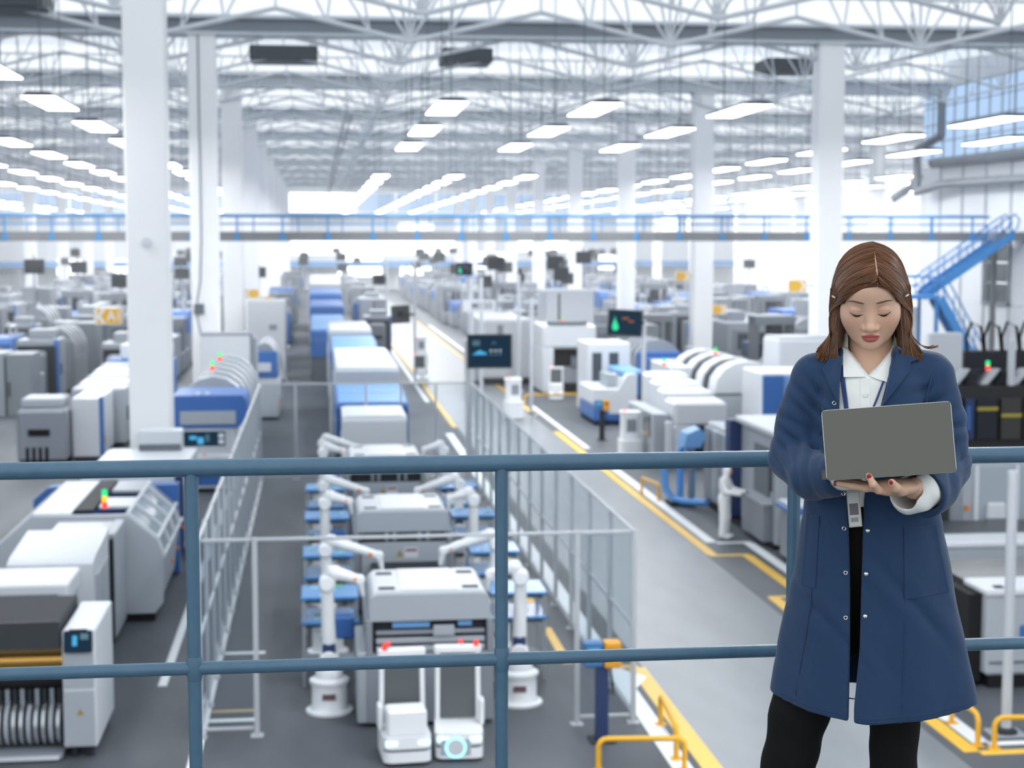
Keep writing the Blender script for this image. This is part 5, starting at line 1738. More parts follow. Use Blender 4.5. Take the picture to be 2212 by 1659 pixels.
    def ribbon(name, pts, wid, m, bvhs, off, parent, thick=0.0012, n=None):
        """strip draped on a surface along pts (u, w); wid may vary"""
        mb = MB()
        N = len(pts)
        rows = []
        for i, (u, w) in enumerate(pts):
            a = np.array(pts[max(i - 1, 0)])
            b = np.array(pts[min(i + 1, N - 1)])
            t = (b - a) / (np.linalg.norm(b - a) + 1e-9)
            nn = np.array([-t[1], t[0]])
            ww = wid[i] if isinstance(wid, (list, tuple)) else wid
            row = []
            for sgn in (-1, 1):
                q = np.array([u, w]) + nn * ww * .5 * sgn
                best = None
                for bv in bvhs:
                    p = front(bv, q[0], q[1], off)
                    if p is not None and (best is None or p.y < best.y):
                        best = p
                if best is None:
                    best = Vector((q[0], rows[-1][0][1] if rows else -.08, q[1]))
                row.append(best)
            rows.append(row)
        vs, fs = [], []
        for r_ in rows:
            for p in r_:
                vs += [(p.x, p.y, p.z), (p.x, p.y + thick, p.z)]
        for i in range(N - 1):
            a, b = i * 4, i * 4 + 4
            fs += [(a, a + 2, b + 2, b), (a + 1, b + 1, b + 3, a + 3), (a, b, b + 1, a + 1), (a + 2, a + 3, b + 3, b + 2)]
        fs += [(0, 1, 3, 2), (N * 4 - 4, N * 4 - 2, N * 4 - 1, N * 4 - 3)]
        return mb.add(vs, fs).build(name, m, parent)
    def patch(name, quad, m, bvhs, off, parent, nu=10, nv=10, thick=0.003, curl=None):
        """four-sided patch (corners in u,w) draped on a surface with thickness"""
        q = [np.array(p, float) for p in quad]
        top, bot = [], []
        last = None
        for j in range(nv + 1):
            for i in range(nu + 1):
                a, b = i / nu, j / nv
                p = (q[0] * (1 - a) + q[1] * a) * (1 - b) + (q[3] * (1 - a) + q[2] * a) * b
                best = None
                for bv in bvhs:
                    h = front(bv, p[0], p[1], off)
                    if h is not None and (best is None or h.y < best.y):
                        best = h
                if best is None:
                    best = Vector((p[0], last.y if last else -.1, p[1]))
                last = best
                top.append([p[0], best.y - (curl(a, b) if curl else 0), p[1]])
        g = np.array([t_[1] for t_ in top]).reshape(nv + 1, nu + 1)
        for _ in range(4):
            e_ = np.pad(g, 1, mode='edge')
            g = np.minimum(g, (e_[:-2, 1:-1] + e_[2:, 1:-1] + e_[1:-1, :-2] + e_[1:-1, 2:]) / 4)
        for t_, y in zip(top, g.ravel()):
            t_[1] = float(y)
        bot = [(t_[0], t_[1] + thick, t_[2]) for t_ in top]
        n1 = (nu + 1) * (nv + 1)
        fs = []
        for j in range(nv):
            for i in range(nu):
                a = j * (nu + 1) + i
                fs.append((a, a + 1, a + nu + 2, a + nu + 1))
                fs.append((n1 + a, n1 + a + nu + 1, n1 + a + nu + 2, n1 + a + 1))
        def edge(a, b):
            fs.append((a, n1 + a, n1 + b, b))
        for i in range(nu):
            edge(i, i + 1)
            edge(nv * (nu + 1) + i + 1, nv * (nu + 1) + i)
        for j in range(nv):
            edge((j + 1) * (nu + 1), j * (nu + 1))
            edge(j * (nu + 1) + nu, (j + 1) * (nu + 1) + nu)
        return MB().add(top + bot, fs).build(name, m, parent)

    # ---------- face details
    def hfront(x, z, off=.0006):
        p = hp((x, -.2, z))
        return p[0], p[2]
    def facepts(xs, zs):
        out = []
        for x, z in zip(xs, zs):
            # find the surface point whose head-local (x, z) match: march along head-local y
            h = bvh_body.ray_cast(Vector(hp((x, -.2, z))), Vector(tuple(M @ np.array([0, 1, 0]))))
            out.append((h[0] if h[0] is not None else Vector(hp((x, -.085, z)))))
        return out
    browm = mat('brow_hair', (0.11, 0.062, 0.042), 0.7)
    lashm = mat('eyelash', (0.012, 0.008, 0.007), 0.6)
    fwd = Vector(tuple(M @ np.array([0, -1, 0])))
    for s in (-1, 1):
        xs = np.linspace(.014, .052, 9)
        zs = .0235 + .0030 * np.sin(np.clip((xs - .012) / .03, 0, 1.25) * 1.6) - np.maximum(xs - .040, 0) * .40
        pts = facepts(s * xs, zs)
        MB().tube([p - fwd * .0004 for p in pts], [.0012, .0019, .0022, .0022, .0021, .0019, .0016, .0012, .0006], 8).build('eyebrow', browm, root)
        xs = np.linspace(.0165, .0475, 11)
        tt = np.linspace(-1, 1, 11)
        zs = -.0045 - .0042 * (1 - tt ** 2) + .0018 * tt
        pts = facepts(s * xs, zs)
        e = MB().tube([p + fwd * .0003 for p in pts], [.0003] + [.0008] * 9 + [.0005], 6).build('eyelashes', lashm, root)
        # the narrow slit of the eye that shows below the lid
        zs2 = zs - .0020
        pts = facepts(s * xs[2:9], zs2[2:9])
        MB().tube([p - fwd * .0002 for p in pts], [.0004, .0015, .0022, .0024, .0022, .0015, .0004], 6).build('eye', mat('iris_brown', (0.02, 0.012, 0.009), 0.12, 0, 0.6), root)
        # lid crease
        zs3 = .0035 - .003 * tt ** 2
        pts = facepts(s * xs, zs3)
        MB().tube([p - fwd * .0004 for p in pts], [.0002] + [.00065] * 9 + [.0002], 5).build('eyelid_crease', mat('lid_crease', (0.33, 0.19, 0.13), 0.6), root)
    # nails
    nail = mat('red_nail_varnish', (0.33, 0.008, 0.02), 0.2, 0, 0.5, coat=0.5)
    def nailat(c, r, rt):
        mb = MB()
        mb.lathe([(r[0] * math.cos(t), r[2] * math.sin(t)) for t in np.linspace(-1.45, 1.45, 9)], (0, 0, 0), 14)
        o = mb.build('fingernail', nail, root)
        o.location = c
        o.rotation_euler = rt
        o.scale = (1, r[1] / r[0], 1)
        return o
    nailat((.0002, -.3445, 1.1660), (.0050, .0022, .0068), (R(8), 0, R(-4)))
    nailat((.0448, -.3432, 1.1545), (.0046, .0022, .0058), (R(16), R(-14), R(-10)))
    for (v, u1, dz) in ((-.264, -.0445, .0), (-.280, -.0655, .001), (-.298, -.0700, -.001)):
        nailat((u1, v - .0035, 1.1435 + dz), (.0062, .0040, .0034), (R(20), R(90), 0))

    # ---------- trousers
    F = Field(steps((-.34, .2, .0085)), steps((-.15, .17, .0085)), steps((.05, 1.13, .011)))
    F.ball((-.01, .012, .95), (.135, .098, .15), 0)
    F.limb((-.075, .01, .84), (-.148, 0, .56), .092, .066, .03)
    F.limb((-.148, 0, .56), (-.236, .02, .08), .066, .058, .02)
    F.limb((.055, .01, .84), (.068, 0, .56), .090, .055, .03)
    F.limb((.068, 0, .56), (.066, .02, .08), .055, .056, .02)
    F.warp(lambda X, Y, Z: .0022 * np.sin(Z * 60 + X * 40) * np.sin(Y * 30 + 1), (-.34, -.15, .05), (.2, .17, .8))
    F.cut(lambda X, Y, Z: Z - .055 + 0 * X + 0 * Y, (-.34, -.2, 0), (.3, .3, .1))
    F.build('trousers', trou, root)
    # ---------- shoes
    shoe = mat('shoe_leather', (0.01, 0.01, 0.011), 0.35)
    for c in (-.236, .066):
        F = Field(steps((c - .07, c + .07, .006)), steps((-.22, .12, .006)), steps((-.01, .14, .006)))
        F.limb((c, .03, .055), (c, -.13, .035), .052, .042, .0, flat=(.85, 1, .95))
        F.limb((c, .03, .07), (c, .03, .11), .048, .044, .02)
        F.cut(lambda X, Y, Z: Z - .001 + 0 * X + 0 * Y, (c - .2, -.4, -.2), (c + .2, .4, .1))
        F.build('shoe', shoe, root)

    # ---------- shirt
    def loft(rows, inset=0.0):
        w = np.array([r_[0] for r_ in rows])
        cu, cv, a, b = (np.array([r_[i] for r_ in rows]) for i in (1, 2, 3, 4))
        def fn(X, Y, Z):
            z = np.clip(Z, w[0], w[-1])
            A = np.interp(z, w, a) - inset
            B = np.interp(z, w, b) - inset
            x, y = (X - np.interp(z, w, cu)) / A, (Y - np.interp(z, w, cv)) / B
            q = np.sqrt(x * x + y * y)
            d = (q - 1) * np.minimum(A, B)
            return np.maximum(d, np.maximum(w[0] - Z, Z - w[-1]))
        return fn
    body_rows = [(.56, .024, .012, .236, .180), (.66, .022, .012, .222, .168), (.75, .018, .011, .206, .155), (.90, .015, .010, .177, .137),
                 (1.06, .005, .010, .150, .122), (1.16, .000, .010, .138, .122), (1.28, .000, .012, .136, .119), (1.34, .001, .013, .134, .106),
                 (1.375, .001, .014, .112, .088), (1.405, .001, .016, .082, .072), (1.425, .001, .018, .060, .058)]
    F = Field(steps((-.17, .18, .0042)), steps((-.15, .16, .0042)), steps((1.02, 1.46, .0042)))
    F.union(loft(body_rows[4:], .012), (-.3, -.3, 1.0), (.3, .3, 1.5))
    F.limb((-.004, .032, 1.375), (-.004, .030, 1.430), .066, .059, .02)
    # open neck: V towards the front
    F.cut(lambda X, Y, Z: np.maximum(np.maximum(np.abs(X + .004) - (Z - 1.352) * .85, Y - .005), 1.345 - Z), (-.08, -.2, 1.34), (.08, .05, 1.47), .008)
    F.limb((0, .034, 1.36), (-.003, .026, 1.47), .0555, .0525, .0, True)
    F.warp(lambda X, Y, Z: .0016 * np.sin(X * 75 + Z * 38) * np.sin(Z * 55 - X * 20), (-.2, -.2, 1.0), (.2, .0, 1.37))
    shirt = F.build('shirt', shirtm, root)
    def bvh_of(o):
        return BVHTree.FromPolygons([v.co for v in o.data.vertices], [tuple(p.vertices) for p in o.data.polygons])
    bshirt = bvh_of(shirt)
    patch('shirt_placket', [(-.022, 1.348), (-.002, 1.348), (.001, 1.22), (-.021, 1.22)], shirtm, [bshirt], .0012, root, 4, 14, .0015)
    for w in (1.312, 1.262):
        p = front(bshirt, -.011, w, .002)
        MB().lathe([(.0, -.0012), (.0048, -.0012), (.0052, 0), (.0048, .0012), (.0, .0012)], (0, 0, 0), 12, 'y').build('shirt_button', mat('shirt_button', (.85, .85, .82), .3), root).location = (p.x, p.y - .002, p.z)
    bshb = [bshirt, bvh_body]
    # collar points fall left and right of the open neck
    patch('shirt_collar', [(-.064, 1.414), (-.030, 1.392), (-.012, 1.352), (-.060, 1.350)], shirtm, [bshirt], .0045, root, 9, 9, .003, lambda a, b: .006 * b * (1 - a))
    patch('shirt_collar', [(.020, 1.398), (.050, 1.432), (.046, 1.338), (-.006, 1.354)], shirtm, [bshirt], .0045, root, 9, 9, .003, lambda a, b: .006 * b * a)

    # ---------- coat
    F = Field(steps((-.28, .30, .0044)), steps((-.27, .24, .0044)), steps((.55, 1.45, .0044)))
    def flare(X, Y, Z):
        th = np.arctan2(Y - .01, X - .02)
        k = np.clip((1.02 - Z) / .42, 0, 1)
        return -.0070 * k * np.cos(5 * th + 1.2 + 1.5 * Z) - .0045 * k * np.cos(9 * th + 4 * Z)
    lo, hi = (-.4, -.4, .5), (.4, .4, 1.5)
    base = loft(body_rows)
    F.union(lambda X, Y, Z: base(X, Y, Z) + flare(X, Y, Z), lo, hi)
    F.limb((-.05, .016, 1.378), (-.118, .016, 1.345), .042, .052, .025)
    F.limb((.05, .016, 1.382), (.124, .016, 1.352), .042, .052, .025)
    # sleeves
    F.chain([(-.128, .016, 1.338), (-.160, .008, 1.245), (-.170, -.008, 1.155)], [.052, .051, .055], .008, .018)
    F.chain([(-.170, -.008, 1.155), (-.120, -.115, 1.128), (-.072, -.185, 1.142)], [.055, .050, .046], .010)
    F.chain([(.134, .016, 1.345), (.160, .008, 1.25), (.166, -.008, 1.150)], [.052, .051, .056], .008, .018)
    F.chain([(.166, -.008, 1.150), (.140, -.110, 1.112), (.122, -.168, 1.104)], [.056, .052, .050], .010)
    # folds: elbow creases, armpit pulls, drape
    def creases(c, dirv, wl, amp, spread):
        d = np.array(dirv, float)
        d /= np.linalg.norm(d)
        def fn(X, Y, Z):
            x, y, z = X - c[0], Y - c[1], Z - c[2]
            r2 = (x * x + y * y + z * z) / spread ** 2
            ph = (x * d[0] + y * d[1] + z * d[2]) * 2 * math.pi / wl + 1.7 * np.sin(x * 24 + z * 31) + .8 * np.sin(y * 40)
            sw = 1 - 2 * np.sqrt(np.sin(ph * .5) ** 2 + .03)
            return amp * (sw + .3 * np.sin(ph * .37 + 1)) * np.exp(-r2)
        F.warp(fn, [q - 2.2 * spread for q in c], [q + 2.2 * spread for q in c])
    F.limb((-.114, -.058, 1.315), (-.122, -.070, 1.19), .006, .013, .016, True)
    F.limb((.120, -.058, 1.320), (.122, -.070, 1.20), .006, .013, .016, True)
    creases((-.165, -.045, 1.165), (.55, -.2, .8), .037, .0072, .066)
    creases((-.115, -.12, 1.14), (.9, -.3, .1), .042, .0062, .055)
    creases((.165, -.045, 1.16), (-.5, -.2, .85), .037, .0072, .066)
    creases((.150, -.10, 1.125), (-.9, -.3, .2), .042, .0062, .055)
    creases((-.130, -.035, 1.285), (.75, 0, .66), .040, .0062, .060)
    creases((.135, -.035, 1.290), (-.75, 0, .66), .040, .0062, .060)
    creases((-.165, -.02, 1.235), (.35, 0, .94), .045, .0036, .05)
    creases((.168, -.02, 1.235), (-.35, 0, .94), .045, .0036, .05)
    creases((-.09, -.10, .80), (.8, 0, .6), .085, .0040, .12)
    creases((.09, -.10, .86), (.85, 0, .52), .11, .0040, .16)
    creases((-.10, -.09, 1.02), (.95, 0, .2), .06, .0034, .08)
    F.d = np.maximum(F.d, -(F.d + .021))                       # hollow: cloth thickness only
    F.limb((-.004, .030, 1.34), (-.003, .014, 1.47), .068, .072, .004, True)
    # sleeve mouths
    F.limb((-.082, -.171, 1.139), (-.03, -.250, 1.155), .031, .035, .003, True)
    F.limb((.130, -.142, 1.107), (.098, -.245, 1.106), .035, .041, .004, True)
    F.cut(lambda X, Y, Z: (.182 + (Y - .0) * 1.0) * .8 + (X - .122) * .45 + 0 * Z, (.05, -.3, 1.0), (.3, -.13, 1.2), .003)
    # front opening
    gw = np.array([.5, .62, .75, .90, 1.08, 1.20, 1.28, 1.34, 1.40, 1.46])
    gl = np.array([-.034, -.034, -.034, -.037, -.045, -.062, -.068, -.068, -.062, -.06])
    gr = np.array([-.022, -.023, -.013, -.012, -.010, .004, .020, .034, .045, .05])
    F.cut(lambda X, Y, Z: np.maximum(np.maximum(np.interp(Z, gw, gl) - X, X - np.interp(Z, gw, gr)), Y + .0), (-.1, -.3, .5), (.1, .02, 1.46), .003)
    # hem
    F.cut(lambda X, Y, Z: Z - (.586 + .010 * np.cos((X - .02) * 11) * 0 + .030 * (X / .25) ** 2) + 0 * Y, (-.4, -.4, .4), (.4, .4, .68), .002)
    coat = F.build('work_coat', cloth, root)
    bcoat = bvh_of(coat)
    # lapels and collar lie on the coat, a little proud
    patch('coat_lapel', [(-.086, 1.402), (-.062, 1.392), (-.0665, 1.285), (-.108, 1.366)], cloth, [bcoat], .004, root, 8, 14, .003, lambda a, b: .008)
    patch('coat_lapel', [(.046, 1.420), (.078, 1.412), (.088, 1.372), (.022, 1.285)], cloth, [bcoat], .004, root, 8, 14, .003, lambda a, b: .008)
    patch('coat_collar', [(.048, 1.424), (.082, 1.408), (.103, 1.390), (.080, 1.382)], cloth, [bcoat], .006, root, 6, 6, .003, lambda a, b: .006)
    # hip pockets and side seams
    patch('hip_pocket', [(-.136, 1.035), (-.108, 1.035), (-.114, .872), (-.146, .872)], cloth, [bcoat], .0022, root, 8, 14, .003)
    patch('hip_pocket', [(.078, 1.020), (.148, 1.020), (.180, .872), (.082, .862)], cloth, [bcoat], .0022, root, 10, 14, .003)
    for pts in ([(.0825, .86), (.0835, .80), (.083, .74), (.082, .68), (.081, .62)], [(-.1215, .87), (-.128, .80), (-.136, .74), (-.146, .68), (-.155, .62)]):
        ribbon('side_seam', pts, .0022, cloth, [bcoat], .0012, root, .001)
    ribbon('armhole_seam', [(-.138, 1.383), (-.126, 1.35), (-.118, 1.31), (-.113, 1.26), (-.109, 1.215)], .0035, cloth, [bcoat], .0018, root, .0015)
    ribbon('armhole_seam', [(.144, 1.388), (.132, 1.352), (.123, 1.31), (.117, 1.26), (.114, 1.22)], .0035, cloth, [bcoat], .0018, root, .0015)
    hemp = [(u, .600 + .030 * (u / .25) ** 2) for u in np.linspace(-.19, -.042, 12)]
    ribbon('hem_stitching', hemp, .0018, cloth, [bcoat], .0012, root, .001)
    hemp = [(u, .600 + .030 * (u / .25) ** 2) for u in np.linspace(-.014, .235, 16)]
    ribbon('hem_stitching', hemp, .0018, cloth, [bcoat], .0012, root, .001)
    snapm = mat('snap_metal', (.72, .70, .64), .25, 1.0)
    for (u, w, ring) in ((-.078, 1.292, 1), (-.054, 1.109, 1), (-.052, 1.013, 1), (-.0465, .915, 1), (-.0445, .816, 1), (-.0005, 1.012, 0), (-.002, .917, 0), (-.0025, .823, 0)):
        p = front(bcoat, u, w, .0018)
        if p is None:
            continue
        mb = MB()
        if ring:
            mb.tube([(.0038 * math.cos(t), 0, .0038 * math.sin(t)) for t in np.linspace(0, 2 * math.pi, 16, endpoint=False)], .0011, 6, closed=True)
        else:
            mb.lathe([(.0, -.0022), (.003, -.0018), (.0046, -.0004), (.0046, .001), (.0, .001)], (0, 0, 0), 14, 'y')
        mb.build('snap_button', snapm, root).location = p
    # folded white cuff at the wrist (image right) and a glimpse of the other
    F = Field(steps((.02, .17, .0022)), steps((-.29, -.13, .0022)), steps((1.05, 1.18, .0022)))
    F.limb((.128, -.150, 1.112), (.088, -.222, 1.112), .0385, .0430, 0)
    F.limb((.150, -.110, 1.113), (.062, -.270, 1.120), .0305, .0345, .002, True)
    F.warp(lambda X, Y, Z: .0015 * np.sin(X * 120 + Z * 90), (0, -.3, 1.0), (.2, -.1, 1.2))
    F.build('shirt_cuff', shirtm, root)
    F = Field(steps((-.12, .0, .0035)), steps((-.26, -.14, .0035)), steps((1.08, 1.21, .0035)))
    F.limb((-.078, -.172, 1.142), (-.050, -.208, 1.152), .0385, .0370, 0)
    F.limb((-.090, -.160, 1.140), (-.02, -.25, 1.165), .0275, .029, .002, True)
    F.build('shirt_cuff', shirtm, root)

    # ---------- lanyard and badge
    lan = mat('lanyard_blue', (0.02, 0.05, 0.17), .7)
    ribbon('lanyard', [(-.064, 1.372), (-.060, 1.34), (-.054, 1.30), (-.049, 1.26), (-.045, 1.22)], .0095, lan, [bshirt], .004, root)
    ribbon('lanyard', [(.036, 1.362), (.026, 1.34), (.012, 1.30), (-.003, 1.262), (-.016, 1.22)], .004, lan, [bshirt], .004, root)
    bd = link('id_badge', None, root)
    bd.location = (-.030, -.137, 1.066)
    bd.rotation_euler = (R(3), R(-6), R(6))
    bx('badge_holder', mat('badge_plastic', (.55, .54, .47), .25), bd, -.015, .0135, -.0012, .0012, -.044, .046, .001)
    bx('badge_card', mat('badge_card', (.62, .62, .60), .5), bd, -.0125, .0105, -.0018, -.0013, -.040, .034)
    bx('badge_photo', mat('badge_photo', (.16, .15, .16), .5), bd, -.0115, .008, -.0022, -.0018, -.016, .010)
    bx('badge_text', mat('badge_text', (.30, .30, .31), .5), bd, -.0105, .006, -.0022, -.0018, -.032, -.022)

    # ---------- hair
    hairm = mat('hair_brown', (.10, .05, .028), .40, 0, .3)
    nt = hairm.node_tree
    at = nt.nodes.new('ShaderNodeAttribute')
    at.attribute_name = 'Col'
    nt.links.new(at.outputs['Color'], nt.nodes['Principled BSDF'].inputs['Base Color'])
    F = Field(steps((-.16, .17, .0034)), steps((-.14, .15, .0034)), steps((1.36, 1.67, .0034)))
    hb2 = lambda c, r, k, cut=False: F.ball(hp(c), hr(*r), k, cut, rot)
    hb2((0, .016, .030), (.084, .104, .094), 0)
    hb2((0, -.042, .040), (.067, .0605, .060), .02)
    for s in (-1, 1):
        F.chain([(s * .068 - .003, -.012, 1.545), (s * .071 - .003, -.012, 1.50), (s * .071 - .003, -.018, 1.46), (s * .074 - .004, -.026, 1.425), (s * .086 - .004, -.036, 1.394)],
                [.019, .016, .013, .010, .005], .02)
        F.chain([(s * .042, .05, 1.55), (s * .052, .05, 1.47), (s * .068, .045, 1.41)], [.036, .030, .018], .03)
    F.limb((0, .075, 1.55), (0, .085, 1.42), .05, .04, .04)
    # face opening: bounded by the parting and two sweeping sides
    hb2((.004, -.132, -.045), (.1060, .099, .1315), .005, True)
    F.limb((0, .0, 1.32), (0, -.02, 1.44), .055, .053, .004, True)
    F.limb((-.004, -.11, 1.36), (-.004, -.10, 1.46), .046, .050, .004, True)
    base = F.build('hair', hairm, root)
    bh = bvh_of(base)
    rng = random.Random(11)
    mb = MB()
    cols = []
    def catmull(P, n):
        P = [2 * P[0] - P[1]] + P + [2 * P[-1] - P[-2]]
        out = []
        m = len(P) - 3
        for q in range(n + 1):
            t = q / n * m
            i = min(int(t), m - 1)
            f = t - i
            a, b, c, d = P[i:i + 4]
            out.append(.5 * ((2 * b) + (c - a) * f + (2 * a - 5 * b + 4 * c - d) * f * f + (3 * b - a - 3 * c + d) * f ** 3))
        return out
    def lock(P, w0, shade, seg=18, free=0.80, off=.0019):
        pts = catmull([Vector(p) for p in P], seg)
        res = []
        for i, p in enumerate(pts):
            if i / seg < free:
                h = bh.find_nearest(p)
                if h[0] is not None:
                    c = Vector((-.004, .02, min(max(p.z, 1.42), 1.56)))
                    nrm = h[1]
                    if nrm.dot(h[0] - c) < 0:
                        nrm = -nrm
                    p = h[0] + nrm * (off + rng.random() * .0014)
            res.append(p)
        for _ in range(2):
            res = [res[0]] + [(res[i - 1] + 2 * res[i] + res[i + 1]) / 4 for i in range(1, seg)] + [res[-1]]
        o = len(mb.v)
        for i, p in enumerate(res):
            t = (res[min(i + 1, seg)] - res[max(i - 1, 0)]).normalized()
            c = Vector((-.004, .02, min(max(p.z, 1.42), 1.56)))
            nn = (p - c)
            nn = (nn - t * nn.dot(t)).normalized()
            side = t.cross(nn).normalized()
            f = i / seg
            ww = w0 * (0.5 + f if f < .5 else 1.0) * (1 - max(0, f - .60) / .40 * .95)
            th = .0010
            for a, b in ((-1, 0), (0, 1), (1, 0), (0, -1)):
                mb.v.append(tuple(p + side * (ww * a) + nn * (th * b)))
                tip = max(0.0, f - .6) / .4
                k = shade * (1 + .35 * tip)
                cols.append((.112 * k, .049 * k * (1 + .06 * tip), .0225 * k, 1))
        for i in range(seg):
            for k in range(4):
                k2 = (k + 1) % 4
                mb.f.append((o + i * 4 + k, o + i * 4 + k2, o + i * 4 + 4 + k2, o + i * 4 + 4 + k))
    top = HO + np.array([0, 0, 0])
    ka = [0, .15, .35, .6, 1]
    ip = lambda a, v: float(np.interp(a, ka, v))
    for s in (-1, 1):
        N = 430 if s < 0 else 360
        for q in range(N):
            a = min(max(q / (N - 1) + rng.uniform(-.012, .012), 0), 1)   # 0 front hairline .. 1 back of the crown
            px_ = .0175 - .012 * a + s * .0014 * max(0, 1 - 1.6 * a)
            ph = R(24 + 102 * a)
            yl, zl = .016 - .116 * math.cos(ph), .030 + .098 * math.sin(ph)
            lift, fl = rng.uniform(-1, 1), rng.random()
            m1 = hp((s * ip(a, [.047, .050, .054, .055, .045]) + .005, ip(a, [-.092, -.078, -.045, 0, .06]), ip(a, [.040, .060, .085, .105, .090])))
            m2 = hp((s * ip(a, [.073, .078, .083, .086, .076]), ip(a, [-.047, -.038, -.015, .02, .07]), ip(a, [.004, .016, .030, .045, .045])))
            d = ip(a, [0, .004, .014, .045, .085])
            m3 = (s * .0855 - .004, -.022 + d, 1.492)
            m4 = (s * .0855 - .005, -.030 + d, 1.440 + .006 * lift)
            m5 = (s * (.092 + .026 * fl) - .005, -.036 + d * .95, 1.385 + .010 * lift + .010 * fl)
            lock([hp((px_, yl, zl)), m1, m2, m3, m4, m5], rng.uniform(.0012, .0026), rng.choice([.5, .75, 1.0, 1.2, 1.6, 2.3]) * rng.uniform(.85, 1.15), 20, .8, .0019 + .0032 * max(0, 1 - a / .16))
    # inner curtains next to the cheeks and the stray flick
    for s in (-1, 1):
        for q in range(150):
            b = rng.random()
            x0 = s * (.066 + .012 * b) - .004
            lock([hp((s * .072, -.02 + .03 * b, .02)), (x0, -.030 + .02 * b, 1.495), (x0 + s * .004, -.036 + .02 * b, 1.455), (x0 + s * .006, -.044 + .02 * b, 1.425),
                  (x0 + s * (.002 + .026 * b), -.050 + .02 * b, 1.374 + .016 * b + rng.uniform(-.006, .008))], rng.uniform(.0010, .0022), rng.choice([.4, .6, .9, 1.4]), 16, .6)
    for q in range(16):
        b = rng.random()
        lock([(.080, -.01, 1.47), (.088, -.018, 1.442), (.100 + .006 * b, -.024, 1.424), (.122, -.028, 1.418 - .006 * b), (.134 + .012 * b, -.03, 1.419 + rng.uniform(-.002, .003))],
             rng.uniform(.001, .002), rng.choice([.9, 1.3, 1.8]), 12, .3)
    o = mb.build('hair_locks', hairm, root)
    ca = o.data.color_attributes.new('Col', 'FLOAT_COLOR', 'POINT')
    ca.data.foreach_set('color', np.array(cols, np.float32).ravel())
    nb = len(base.data.vertices)
    ca = base.data.color_attributes.new('Col', 'FLOAT_COLOR', 'POINT')
    ca.data.foreach_set('color', np.tile(np.array([.070, .031, .015, 1], np.float32), nb))
    # pale parting and the two clear hair clips
    pp = []
    for a in np.linspace(.0, .52, 14):
        p = Vector(hp((.0175 - .012 * a, .016 - .115 * math.cos(R(24 + 102 * a)), .030 + .100 * math.sin(R(24 + 102 * a)))))
        h = bh.find_nearest(p)
        pp.append(h[0] + (p - h[0]).normalized() * .0024)
    MB().tube(pp, [.0010] + [.0020] * 8 + [.0018, .0015, .0012, .0008, .0004], 6).build('hair_parting', mat('scalp', (.50, .36, .25), .6), root)
    for s in (-1, 1):
        MB().tube([hp((s * .083, -.040, .018)), hp((s * .088, -.02, .012)), hp((s * .090, 0, .006))], .0022, 6).build('hair_clip', mat('clip_plastic', (.7, .62, .62), .2), root)
    return root

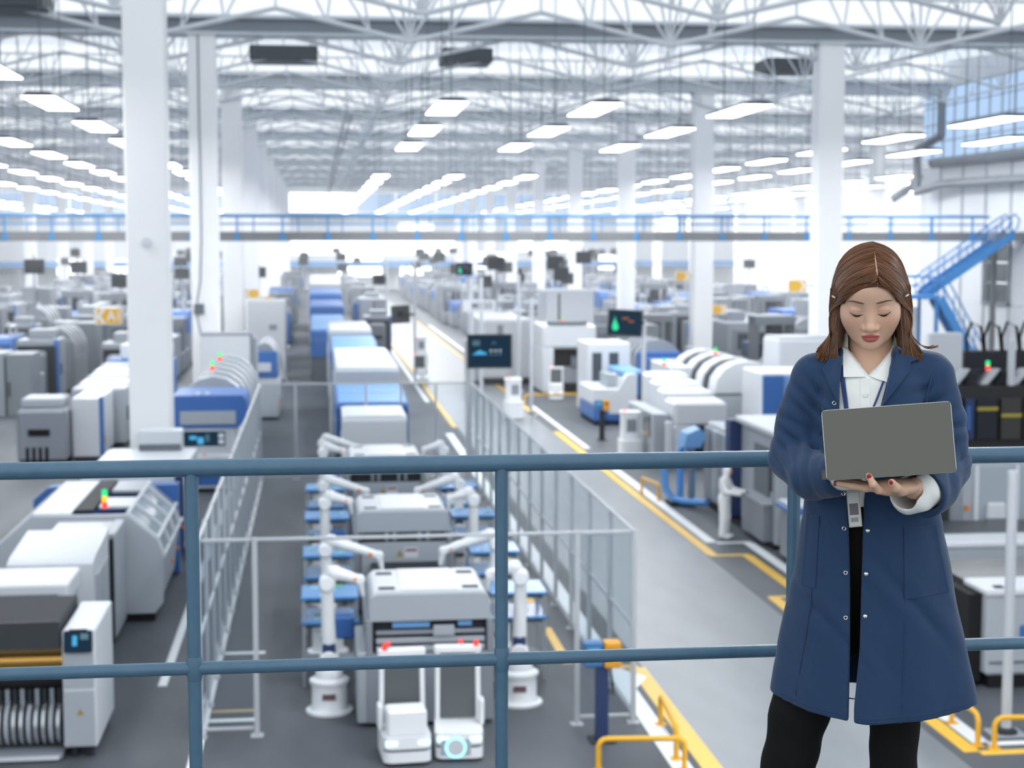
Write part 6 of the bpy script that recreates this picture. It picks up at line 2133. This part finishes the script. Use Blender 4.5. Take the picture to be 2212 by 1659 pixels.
def make_laptop():
    yaw = -math.atan2(1.25, 3.55)
    root = thing('laptop', 'slim silver laptop held open in front of the woman, lid towards us', 'laptop', (1.25, 3.55, DECK), yaw)
    lidm = mat('laptop_alloy', (0.110, 0.111, 0.092), .42, .35, .5, noise=(900, .06))
    edge = mat('laptop_edge', (.62, .62, .58), .25, .9)
    # lid: a panel from the hinge up, facing -v, rolled 5 degrees
    mid = np.array([.038, -.322, 1.238])
    lid = link('lid', None, root)
    lid.location = mid
    lid.rotation_euler = (R(-9), R(-5.4), R(2))
    W_, H_ = .2625, .146
    MB().prism(rrect(W_, H_, .006, 3), 'y', -.0022, .0022).build('lid_shell', lidm, lid)
    MB().tube([(x, .0006, z) for x, z in rrect(W_ - .0022, H_ - .0022, .006, 3)], .0023, 6, closed=True).build('lid_edge', edge, lid)
    MB().prism(rrect(W_ - .012, H_ - .012, .003, 3), 'y', .0023, .0030).build('display', light_mat('laptop_display', (.55, .6, .66), .5), lid)
    base = link('base', None, root)
    base.location = mid + np.array([-.005, .006, -.0645])
    base.rotation_euler = (R(-3), R(-5.4), R(2))
    MB().prism(rrect(W_, .175, .006, 3, 0, .0895), 'z', -.009, .004).build('base_shell', lidm, base)
    MB().prism(rrect(W_ - .03, .09, .003, 3, 0, .075), 'z', .004, .0055).build('keyboard', mat('keyboard_black', (.02, .02, .022), .5), base)
    MB().prism(rrect(.09, .05, .003, 3, 0, .145), 'z', .004, .0046).build('touchpad', mat('touchpad_grey', (.4, .4, .38), .3), base)
    for q in range(3):
        bx('port', BLACK, base, -W_ / 2 - .0006, -W_ / 2 + .004, .012 + q * .014, .020 + q * .014, -.0015, .0015)
    return root
# ------------------------------------------------------------------ the railing in front
def make_rail():
    m = mat('rail_paint', (0.068, 0.143, 0.215), 0.34, 0, 0.45, noise=(30, .06), bump=(220, .06))
    t = thing('guard_railing', 'slate blue pipe railing across the front of the platform', 'railing', (0, 4.0, DECK))
    posts = [-2.58, -1.82, -1.065, -.31, .455, 1.21, 1.965, 2.72, 3.475]
    MB().tube([(posts[0] - .3, 0, 1.1), (posts[-1] + .3, 0, 1.1)], .0215, 20).build('top_rail', m, t)
    for i, x in enumerate(posts):
        MB().tube([(x, 0, 0.01), (x, 0, 1.09)], .0165, 16).build('post', m, t)
        bx('base_plate', m, t, x - .05, x + .05, -.05, .05, 0, .012, .004)
        MB().lathe([(.0172, -.03), (.0205, -.012), (.0205, .012), (.0172, .03)], (x, 0, .6), 16).build('weld_collar', m, t)
        if i + 1 < len(posts):
            MB().tube([(x + .006, 0, .6), (posts[i + 1] - .006, 0, .6)], .0165, 16).build('mid_rail', m, t)
make_rail()
make_woman()
make_laptop()
# ------------------------------------------------------------------ thin scattering haze, added to wash out the far part of the hall
def make_haze():
    m = bpy.data.materials.new('hall_haze')
    m.use_nodes = True
    nt = m.node_tree
    nt.nodes.remove(nt.nodes['Principled BSDF'])
    v = nt.nodes.new('ShaderNodeVolumeScatter')
    v.inputs['Color'].default_value = (.93, .96, 1, 1)
    v.inputs['Density'].default_value = 0.0016
    v.inputs['Anisotropy'].default_value = 0.0
    nt.links.new(v.outputs[0], nt.nodes['Material Output'].inputs['Volume'])
    o = MB().box(XL + .6, XR - .6, 52, YB - 4, .3, 15.0).build('haze', m)
    o['kind'] = 'structure'
    o['label'] = 'pale bright haze filling the far half of the hall'
make_haze()
